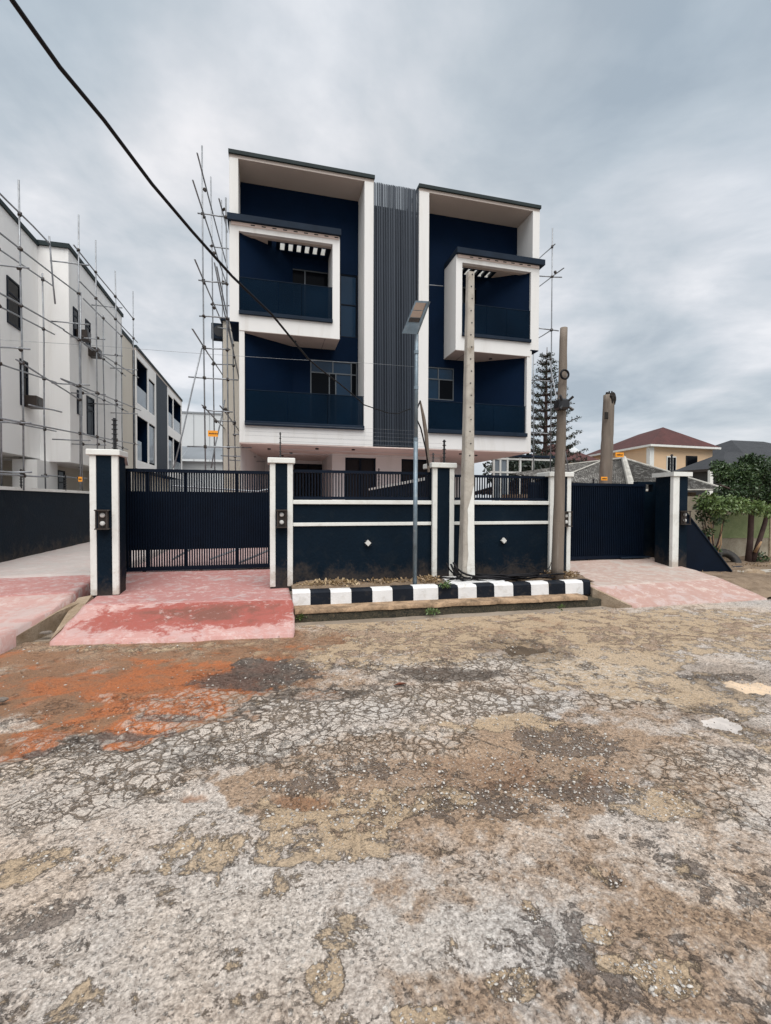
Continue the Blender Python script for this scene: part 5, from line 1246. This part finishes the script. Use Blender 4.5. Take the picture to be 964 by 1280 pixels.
MB().tube([tuple((Lc * .55 + Nc * .45) + Vector((0, 0, .06))), tuple(Lr.lerp(Ap, .62) + Vector((0, 0, .03)))], .03, 6).build('roof_strap', OLDCAP, oh)
MB().tube([tuple(Nc), tuple(Rc)], .03, 6).build('gutter', OLDCAP, oh)
OLDW = soil_mat('stained_old_render', (.30, .23, .16), (.42, .35, .26), (.2, .15, .1), 2.0, .4)
mb = MB(); i_ = Vector((.3, .6, 0)); q = [Nc + i_, Rc + Vector((-.4, .5, 0)), bk + Vector((0, -1, 0)), Lc + Vector((0, .8, 0))]
mb.prism([(p.x, p.y) for p in q], .1, ze - .04); mb.build('wall', OLDW, oh)

# roadside wall at the right, cement with a green painted panel
rwall = thing('boundary_wall', 'stained cement boundary wall with a faded green panel behind the tree at the right edge', 'wall', (12, 9.5, .1))
wa, wb2 = Vector((10.0, 10.1, 0)), Vector((15.5, 9.4, 0)); 
dirv = (wb2 - wa).normalized(); nv_ = Vector((dirv.y, -dirv.x, 0))
def wseg(f0, f1, z0, z1, off, th, name_, m_):
    a, b = wa.lerp(wb2, f0) + nv_ * off, wa.lerp(wb2, f1) + nv_ * off
    c2, d2 = b - nv_ * th, a - nv_ * th
    return MB().prism([(a.x, a.y), (b.x, b.y), (c2.x, c2.y), (d2.x, d2.y)], z0, z1).build(name_, m_, rwall)
wseg(0, 1, -.1, 1.78, 0, .2, 'wall', soil_mat('stained_cement', (.25, .21, .15), (.40, .36, .28), (.14, .11, .075), 1.7, .4))
wseg(.27, .98, .66, 1.3, .012, .01, 'green_panel', soil_mat('faded_green_paint', (.16, .21, .09), (.26, .3, .15), (.1, .12, .06), 2.5, .2))
wseg(.27, 1, .1, .13, .03, .03, 'plinth', OLDW)
for f in (.25, .6, .97): wseg(f, f + .045, -.1, 1.83, .03, .26, 'pier', OLDW)

def flat_hip(name_, label, cat, pos, corners, zw0, ze_, ridge, wallm, roofm, over=.4, winm=None, fasc=TRIM, group=None):
    t = thing(name_, label, cat, pos, group)
    c = [Vector((p[0], p[1], 0)) for p in corners]; ctr = sum(c, Vector()) / len(c)
    MB().prism([(p.x, p.y) for p in c], zw0, ze_ - .15).build('wall', wallm, t)
    o_ = [p + (p - ctr).normalized() * over * 1.4 for p in c]
    MB().prism([(p.x, p.y) for p in o_], ze_ - .15, ze_).build('fascia', fasc, t)
    o2 = [Vector((p.x, p.y, ze_ + .004)) for p in o_]
    r0, r1 = [Vector(p) for p in ridge]
    m = MB(); vs = [tuple(p) for p in o2] + [tuple(r0), tuple(r1)]
    best = None
    m.add(vs, [(0, 1, 5, 4), (1, 2, 5), (2, 3, 4, 5), (3, 0, 4)]); m.build('roof', roofm, t)
    return t, c
# peach house: corner nearest to us
zE = 6.0
C0 = onz_(813,556,zE); CR = onz_(891,560,zE); CL = onz_(735,570,zE)
C0, CR, CL = (Vector(p) for p in (C0, CR, CL)); CB = CL + CR - C0
PEACH = paint('peach_wall', (.66, .47, .3), .8, .05, .5, .1); MAROON = roofmat('maroon_roof_tiles', (.045, .013, .012), (.075, .022, .02), (.11, .035, .03), .3)
pk = ony_(829,534,(C0.y + CR.y) / 2 + 1.5); pl_ = Vector(pk) + (CL - C0) * .35
ph, cc = flat_hip('house', 'two storey peach house with a maroon hipped roof in the right background', 'house', (C0.x, C0.y, 0), [C0, CR, CB, CL], 0, zE, (pk, (pl_.x, pl_.y, pk[2] - .15)), PEACH, MAROON)
# roof faces want the ridge running with the left wall
def wall_window(parent, a, b, f0, f1, z0, z1, vs=2, arch=False, m_=None):
    d = (b - a); n_ = Vector((d.y, -d.x, 0)).normalized()
    if n_.dot(Vector((0, 0, 0)) - a) < 0: n_ = -n_
    p0, p1 = a.lerp(b, f0), a.lerp(b, f1)
    def strip(q0, q1, za, zb, o1, o2):
        A, B = q0 + n_ * o1, q1 + n_ * o1; Cc, D = q1 + n_ * o2, q0 + n_ * o2
        return MB().prism([(A.x, A.y), (B.x, B.y), (Cc.x, Cc.y), (D.x, D.y)], za, zb)
    fr = strip(p0, p1, z0, z1, .0, .06).build('window', m_ or TRIM, parent)
    for k in range(vs):
        g0, g1 = p0.lerp(p1, .08 + k * .9 / vs), p0.lerp(p1, .03 + (k + 1) * .9 / vs)
        strip(g0, g1, z0 + .1, z1 - .1, .061, .075).build('pane', GLASSD, fr)
for p in (C0, CR, CL): p.z = 0
wall_window(ph, C0, CL, .32, .5, 4.0, 5.2, 3); wall_window(ph, C0, CL, .78, .84, 4.6, 5.2, 1); wall_window(ph, C0, CR, .25, .40, 3.6, 5.2, 3); wall_window(ph, C0, CR, .56, .74, 3.4, 5.3, 1, m_=BLACKIN); wall_window(ph, C0, CR, .86, .98, 4.6, 5.0, 1)
d_ = (CR - C0).normalized(); e_ = (CL - C0).normalized()
MB().prism([tuple((C0 - d_ * .1 - e_ * .1)[:2]), tuple((C0 + d_ * .3 - e_ * .1)[:2]), tuple((C0 + d_ * .3 + e_ * .3)[:2]), tuple((C0 - d_ * .1 + e_ * .3)[:2])], 0, zE - .16).build('corner_band', TRIM, ph)

DARKROOF = roofmat('charcoal_roof_tiles', (.018, .02, .024), (.03, .033, .038), (.05, .05, .055), .3)
GREYW = paint('dark_grey_wall', (.05, .052, .055), .8, .1, 1, .1)
def zhouse(p_corner, p_l, p_r, z, label, pkp, pkY, wallm, roofm, zt=0, group='background houses with dark roofs'):
    c0, cl_, cr = (Vector(onz_(*p, z)) for p in (p_corner, p_l, p_r)); cb = cl_ + cr - c0
    pk_ = ony_(*pkp, pkY); pk2 = Vector(pk_) + (cb - c0) * .05
    return flat_hip('house', label, 'house', (c0.x, c0.y, 0), [c0, cr, cb, cl_], 0, z, (pk_, tuple(pk2)), wallm, roofm, .3, fasc=DARKM, group=group)
def hipbox(label, x0, x1, y0, y1, ze_, zr_, wallm, roofm, group=None, inset=.35):
    c = [(x0, y0, 0), (x1, y0, 0), (x1, y1, 0), (x0, y1, 0)]; ym = (y0 + y1) / 2; dx = (x1 - x0) * inset
    return flat_hip('house', label, 'house', (x0, y0, 0), c, 0, ze_, ((x0 + dx, ym, zr_), (x1 - dx, ym, zr_)), wallm, roofm, .4, fasc=DARKM, group=group)[0]
a_ = (23.433, 22, 3.651); b_ = (27.802, 22, 3.746)
dh = hipbox('low dark house with a charcoal hipped roof between the peach house and the tree', a_[0] * 25 / 22, b_[0] + 4, 22, 25, a_[2] + .05, (28.683, 23.5, 4.897)[2], GREYW, DARKROOF)
MB().box((25.312, 22, 3.455)[0], 21.8, 0, (25.551, 22, 3.46)[0], 21.95, a_[2] - .1).build('column', TRIM, dh)
a_ = (33.959, 26, 4.565); hipbox('dark roofed house cut off by the right edge, behind the tree', a_[0], a_[0] + 12, 26, 36, a_[2], (43.618, 31, 6.965)[2], GREYW, DARKROOF)
a_ = (24.142, 34, 5.177); b_ = (26.241, 34, 5.232)
mh = hipbox('small maroon roofed house peeping out right of the wooden pole', a_[0] - 1, b_[0] + 1, 34, 40, a_[2] - .05, (27.091, 37, 6.903)[2], PEACH, MAROON, inset=.42)
q = [(25.274, 35, 6.19), (26.15, 35.6, 6.494), (26.973, 35.6, 5.991), (25.557, 35, 5.888)]
MB().prism([(p[0], p[1]) for p in q], [p[2] - .05 for p in q], [p[2] + .1 for p in q]).build('roof_light', PANELW, mh)

# white carport frame and planting right of the house
cf = thing('carport_frame', 'white metal frame with panes standing right of the porch, above the short fence', 'carport', (9.3, 17, .27))
for x_ in (617, 625, 634, 650, 666): MB().box(ony_(x_,600,17)[0] - .04, 16.96, .27, ony_(x_,600,17)[0] + .04, 17.04, ony_(x_,572,17)[2]).build('upright', TRIM, cf)
for y_2, e_2 in ((573, 690), (590, 650)): MB().box(ony_(612,y_2,17)[0], 16.95, ony_(612,y_2,17)[2] - .035, ony_(e_2,y_2,17)[0], 17.05, ony_(612,y_2,17)[2] + .035).build('crossbar', TRIM, cf)
MB().box((8.806, 17, 2.501)[0], 16.99, .4, (9.411, 17, 2.511)[0], 17.0, (8.798, 17, 3.303)[2]).build('pane', PGL, cf)
MB().box((9.471, 17, 3.612)[0], 16.9, (9.473, 17, 3.45)[2], (11.533, 17, 3.673)[0], 18.5, (9.472, 17, 3.531)[2]).build('roof_sheet', CAPM, cf)

# old tyre, drain cover, rubble on the verge
ty = thing('tyre', 'old black car tyre leaning against the foot of the tree at the right', 'tyre', (10.55, 8.85, .15))
def torus(c, R, r, rx_, rz_, name_, m_, parent, n=36, k=12):
    Mx = Matrix.Rotation(rz_, 3, 'Z') @ Matrix.Rotation(rx_, 3, 'X'); mb = MB()
    for i in range(n):
        a = 2 * math.pi * i / n
        for j in range(k):
            b = 2 * math.pi * j / k; sx = math.copysign(abs(math.cos(b)) ** .7, math.cos(b)); sz = math.copysign(abs(math.sin(b)) ** .6, math.sin(b))
            v = Mx @ Vector(((R + r * sx) * math.cos(a), (R + r * sx) * math.sin(a), r * 1.0 * sz)) + Vector(c); mb.v.append(tuple(v))
    for i in range(n):
        for j in range(k): mb.f.append((i * k + j, ((i + 1) % n) * k + j, ((i + 1) % n) * k + (j + 1) % k, i * k + (j + 1) % k))
    return mb.build(name_, m_, parent, smooth=True)
torus((10.721, 8.75, 0.216), .23, .085, math.radians(52), math.radians(-10), 'casing', TYRE, ty)
def rock(p, s, label, m_=DRAINC, flat=.5, cat='rubble', group='rubble on the verge'):
    mb = MB(); rr_ = random.Random(int(p[0] * 1000)); n = 7
    rows = [(0, .75), (.45, 1.0), (.85, .8), (1.0, .4)]
    for zf, rf in rows:
        for k in range(n):
            a = 2 * math.pi * k / n; q = rf * (1 + rr_.uniform(-.2, .2)); mb.v.append((p[0] + s[0] * q * math.cos(a), p[1] + s[1] * q * math.sin(a), p[2] + s[2] * zf + rr_.uniform(-.1, .1) * s[2]))
    for j in range(3):
        for k in range(n): mb.f.append((j * n + k, j * n + (k + 1) % n, (j + 1) * n + (k + 1) % n, (j + 1) * n + k))
    mb.f.append(tuple(range(3 * n, 4 * n)))
    return tag(mb.build('rubble', m_), label, cat, group)
for px, py, z, s, lb_ in ((942, 722, .06, (.28, .14, .17), 'large brown concrete lump at the foot of the right ramp'), (922, 712, .1, (.2, .1, .08), 'flat dark slab piece beside the tyre'), (898, 706, .13, (.1, .07, .07), 'small pale stone below the buttress'), (912, 716, .1, (.09, .06, .05), 'small stone in front of the tyre'), (958, 733, .02, (.16, .1, .08), 'low lump of broken cement at the right edge')):
    rock(PZ_(px, py, z), s, lb_, DRAINC if px != 922 else CAPM)
cs = (10.135, 7.318, 0.16); MB_ = MB().box((9.573, 7.447, 0.16)[0], (9.573, 7.447, 0.16)[1] - .05, .0, cs[0] + 2, cs[1] + .35, .17); tag(MB_.build('paving_slab', CONC), 'pale cement slab on the verge under the tree', 'slab')
# orange brown mud lumps and broken edge at left drain
for px, py, z, s, lb_ in ((30, 792, .0, (.09, .05, .04), 'grey broken asphalt lump nearest the left edge, by the drain'), (44, 788, .0, (.1, .06, .05), 'grey asphalt lump in the drain mouth'), (58, 792, .0, (.07, .05, .03), 'small asphalt lump at the corner of the red ramp'), (735, 744, .03, (.1, .05, .06), 'pinkish stone lying at the right end of the drain lip'), (2, 877, .0, (.05, .03, .03), 'small stone in the mud at the left edge')):
    rock(PZ_(px, py, z), s, lb_, STONE if px != 735 else DRAINC)

# a dead leaf and a few twigs on the road
LEAFD = paint('dead_leaf', (.16, .05, .025), .7, .3, 30, 0)
p = onz_(500, 857, 0.0)
mb = MB(); mb.add([(p[0] - .06, p[1], .008), (p[0] - .01, p[1] - .03, .03), (p[0] + .07, p[1] + .01, .012), (p[0] + .0, p[1] + .035, .016), (p[0] + .01, p[1], .004)], [(0, 1, 4), (1, 2, 4), (2, 3, 4), (3, 0, 4)])
tag(mb.build('dead_leaf', LEAFD), 'curled dead brown leaf lying on the cracked road in line with the fence middle', 'leaf')
# ================================================================== plants
def leafmat(name, a, b, c_):
    m, t, bs = newmat(name); at = t.n('ShaderNodeAttribute', {'attribute_name': 'tone'}).outputs['Fac']
    t.t.links.new(t.ramp(at, [(0, a), (.55, b), (1, c_)]), bs.inputs['Base Color']); bs.inputs['Roughness'].default_value = .45
    return m
LEAF = leafmat('broad_leaf', (.01, .024, .008), (.035, .07, .022), (.11, .17, .06))
LEAFY = leafmat('yellow_green_leaf', (.05, .08, .02), (.10, .16, .045), (.2, .26, .09))
PINEL = leafmat('pine_needle', (.006, .012, .008), (.012, .024, .014), (.03, .045, .025))
DRY = leafmat('dry_grass_blade', (.14, .09, .05), (.28, .19, .1), (.4, .3, .17))
GRASS = leafmat('grass_blade', (.04, .07, .02), (.08, .13, .04), (.15, .2, .07))
def leaves(name, clusters, per, size, mat_, parent, seed=1, droop=.3, kind=None):
    """many small folded leaves filling ellipsoid clusters (cx,cy,cz,rx,ry,rz,weight)"""
    r = np.random.default_rng(seed); V = []; F = []; tone = []; base = 0
    for cx, cy, cz, rx, ry, rz, wt in clusters:
        n = int(per * wt)
        d = r.normal(size=(n, 3)); d /= np.linalg.norm(d, axis=1)[:, None]
        rad = r.random(n) ** .45
        p = np.array([cx, cy, cz]) + d * rad[:, None] * np.array([rx, ry, rz])
        dirs = d * .6 + r.normal(size=(n, 3)) * .7; dirs[:, 2] -= droop; dirs /= np.linalg.norm(dirs, axis=1)[:, None]
        side = np.cross(dirs, r.normal(size=(n, 3))); side /= np.linalg.norm(side, axis=1)[:, None]
        nor = np.cross(dirs, side)
        s = size * (0.6 + .8 * r.random(n))[:, None]
        a = p; b = p + dirs * s * .5 + side * s * .24 + nor * s * .06; c = p + dirs * s; e = p + dirs * s * .5 - side * s * .24 + nor * s * .06
        V.append(np.stack([a, b, c, e], 1).reshape(-1, 3)); ii = np.arange(n) * 4 + base
        F.append(np.concatenate([np.stack([ii, ii + 1, ii + 2], 1), np.stack([ii, ii + 2, ii + 3], 1)])); tn = np.clip(r.random() * .35 + r.random(n) * .65, 0, 1)
        tone.append(np.concatenate([tn, tn])); base += n * 4
    V = np.concatenate(V); F = np.concatenate(F); tone = np.concatenate(tone)
    org = np.array(ORG.get(parent.name, (0, 0, 0))) if parent else np.zeros(3)
    V = V - org
    me = bpy.data.meshes.new(name); me.vertices.add(len(V)); me.vertices.foreach_set('co', V.ravel().astype(np.float32))
    me.loops.add(F.size); me.loops.foreach_set('vertex_index', F.ravel().astype(np.int32))
    me.polygons.add(len(F)); me.polygons.foreach_set('loop_start', (np.arange(len(F)) * 3).astype(np.int32)); me.polygons.foreach_set('loop_total', np.full(len(F), 3, np.int32))
    me.update(calc_edges=True); at = me.attributes.new('tone', 'FLOAT', 'FACE'); at.data.foreach_set('value', tone.astype(np.float32)); me.materials.append(mat_)
    o = bpy.data.objects.new(name, me); COL.objects.link(o)
    if parent: o.parent = parent
    if kind: o['kind'] = kind
    return o
BARK = paint('dark_bark', (.06, .035, .03), .9, .35, 8, .8, 40, bdist=.01)
BARKL = paint('pale_cut_wood', (.42, .27, .15), .8, .2, 8, .5, 40)
TY = 8.9
tr_ = thing('tree', 'small leafy tree with a dark trunk growing over the wall at the right edge', 'tree', ony_(936,704,TY))
MB().tube([ony_(935,706,TY), ony_(938,675,TY), ony_(939.5,640,TY), ony_(936,622,TY), ony_(925,600,TY)], [.075, .065, .06, .05, .03], 10).build('trunk', BARK, tr_, smooth=True)
MB().tube([ony_(941,702,TY - .05), ony_(948,680,TY - .1), ony_(956,655,TY - .1), ony_(962,630,TY - .05), ony_(966,605,TY)], [.06, .055, .05, .04, .025], 10).build('branch', BARK, tr_, smooth=True)
MB().tube([ony_(937,625,TY), ony_(948,612,TY), ony_(958,590,TY)], [.045, .035, .02], 8).build('branch', BARK, tr_, smooth=True)
MB().tube([ony_(936,622,TY), ony_(915,612,TY - .2), ony_(900,606,TY - .3)], [.04, .03, .015], 8).build('branch', BARK, tr_, smooth=True)
MB().tube([ony_(944,690,TY - .12), ony_(952,677,TY - .25)], [.04, .02], 8).build('cut_branch', BARKL, tr_, smooth=True)
def cl(px, py, Y, r_, w_=1.0, fz=.8):
    x, y, z = ony_(px, py, Y); return (x, y, z, r_, r_, r_ * fz, w_)
cls = [cl(945,585,TY,.42), cl(925,592,TY,.36), cl(905,590,TY + .1,.25,.7), cl(960,600,TY,.45), cl(930,610,TY - .1,.38), cl(955,622,TY,.3,.8), cl(912,615,TY - .1,.3,.8), cl(938,577,TY,.22,.6), cl(975,590,TY,.5), cl(948,600,TY + .3,.5,1.2), cl(990,615,TY,.5), cl(915,600,TY + .2,.3,.8), cl(897,582,TY + .3,.16,.3)]
leaves('crown', cls, 1300, .07, LEAF, tr_, 4)
tips = [cl(885,627,TY - .5,.26), cl(905,630,TY - .5,.26), cl(925,632,TY - .5,.24), cl(945,634,TY - .4,.2,.8), cl(960,638,TY - .3,.2,.6), cl(895,636,TY - .5,.2,.6)]
leaves('crown', tips, 520, .08, LEAFY, tr_, 5)
bsx = thing('shrub', 'straggly half bare shrub beside the buttress, under the tree', 'shrub', (10.273, 8.7, 0.254))
rr2 = random.Random(5)
for k in range(12):
    px0, py0 = 889 + rr2.uniform(-5, 8), 703; px1, py1 = px0 + rr2.uniform(-12, 18), rr2.uniform(632, 665); pm = ((px0 + px1) / 2 + rr2.uniform(-5, 5), (py0 + py1) / 2)
    MB().tube([ony_(px0, py0, 8.7), ony_(*pm, 8.65), ony_(px1, py1, 8.55)], [.022, .014, .006], 6).build('stem', BARKL if k % 3 == 0 else BARK, bsx, smooth=True)
leaves('foliage', [cl(882,645,8.6,.2,.7), cl(900,648,8.6,.18,.5), cl(884,665,8.6,.12,.3), cl(893,690,8.6,.14,.25), cl(880,634,8.6,.2,.7)], 300, .075, LEAF, bsx, 8)
lsx = thing('weed', 'low green weed at the foot of the wall right of the tree trunk', 'plant', (11.273, 8.394, 0.15))
leaves('foliage', [cl(950,698,8.9,.18,1.0,.9)], 260, .07, LEAF, lsx, 9)
ws = thing('weed', 'small green weed growing on the cement behind the kerb', 'plant', (2.672, 6.705, 0.32)); p = (2.651, 6.653, 0.33)
leaves('foliage', [(p[0], p[1], p[2] + .02, .1, .06, .04, 1)], 90, .045, GRASS, ws, 10)
for k, (px, py, z, rx_, n) in enumerate(((376, 771, .0, .07, 110), (540, 765, .0, .12, 80), (700, 760, .0, .06, 40))):
    p = PZ_(px, py, z); t_ = thing('grass_tuft', ('grass tuft in the corner between the red ramp and the drain', 'thin grass tuft on the drain face below the street lamp', 'small grass tuft near the right end of the drain')[k], 'grass', p, 'grass tufts along the drain')
    leaves('foliage', [(p[0], p[1] - .03, p[2] + .01, rx_, .03, .03, 1)], n, .04, GRASS, t_, 20 + k, -.6)
o = leaves('dry_grass', [(.95, 7.3, .31, .5, .16, .04, .8), (2.62, 7.3, .31, .22, .2, .04, .5), (5.0, 7.2, .32, .45, .2, .05, .8), (1.9, 7.4, .3, .7, .08, .02, .3), (9.5, 7.6, .12, .9, .4, .04, .8), (11, 8.2, .14, 1.2, .4, .04, .7)], 650, .05, DRY, None, 31, .1, 'stuff'); o['label'] = 'dry brown grass and leaf litter on the soil behind the kerb'; o['category'] = 'grass'

# Norfolk pine right of the house
PYY = 26.0
pt0, pt1 = Vector(ony_(681,600,PYY)), Vector(ony_(684,434,PYY)); pb = Vector((pt0.x, PYY, .0))
pn = thing('pine_tree', 'tall dark Norfolk pine with whorled branches between the house and the wooden pole', 'tree', tuple(pb))
MB().tube([tuple(pb), tuple(pt0), tuple(pt0.lerp(pt1, .5)), tuple(pt1)], [.24, .17, .11, .02], 8).build('trunk', BARK, pn, smooth=True)
rr3 = random.Random(3); nw_ = 19; cnt = 0
for k in range(nw_):
    f = k / nw_; zc = pt0.z - 1.6 + (pt1.z - pt0.z + 1.5) * (f ** .92); Lh = (2.75 * (1 - f) ** .85 + .25) * rr3.uniform(.85, 1.1)
    cx0 = pt0.x + (pt1.x - pt0.x) * f
    nbr = 7 if k < 18 else 5; ph_ = rr3.uniform(0, 6)
    for j in range(nbr):
        a = ph_ + 2 * math.pi * j / nbr; l_ = Lh * rr3.uniform(.8, 1.1); dx, dy = math.cos(a), math.sin(a); rise = .22 + .1 * f
        pts = [(cx0, PYY, zc), (cx0 + dx * l_ * .5, PYY + dy * l_ * .5, zc + l_ * .04), (cx0 + dx * l_, PYY + dy * l_, zc + l_ * rise)]
        br = MB().tube(pts, [.05, .035, .012], 5).build('branch', BARK, pn)
        cc_ = []
        for q in range(max(2, int(l_ * 3.4))):
            g = .25 + .78 * (q + .5) / max(2, int(l_ * 3.4)); zz2 = zc + l_ * (rise * g ** 1.7); cc_.append((cx0 + dx * l_ * g, PYY + dy * l_ * g, zz2 - .02, .17, .17, .07, 1))
        leaves('needles', cc_, 22, .12, PINEL, br, 100 + cnt, -.1); cnt += 1

# dark hedge behind the carport and in the gap
hx = thing('hedge', 'dark mass of shrubs behind the white carport frame right of the house', 'hedge', (12.564, 21, 2.739))
cls = [cl(628 + 10 * i, 588 - 3 * (i % 3), 21 + (i % 2), .9, 1.0) for i in range(7)]
leaves('foliage', cls, 500, .2, PINEL, hx, 55)
MB().tube([(12.342, 21, 2.494), (12.422, 21, 3.342)], [.08, .04], 6).build('stem', BARK, hx)

# poles leaning and lying in the yards, seen through the gate
for k, (a, b) in enumerate((((-1.9, 10.3, .4), (-.9, 10.7, .98)), ((-1.2, 10.6, .35), (.3, 11.2, .85)), ((-.6, 10.2, .3), (.2, 10.3, .62)), ((-2.1, 11.5, 1.95), (-.2, 12.0, 1.85)), ((-1.6, 11.8, 1.6), (.2, 12.4, 1.95)))):
    o = MB().tube([a, b], .022, 7).build('scaffold_tube', GALV); tag(o, ('loose scaffold tube propped low behind the left gate, nearest its left end', 'long loose scaffold tube slanting low behind the middle of the left gate', 'short loose scaffold tube low behind the right end of the left gate', 'loose scaffold tube seen high through the left gate bars', 'slanting scaffold tube seen through the top bars at the right of the left gate')[k], 'pole', 'loose scaffold tubes behind the left gate')
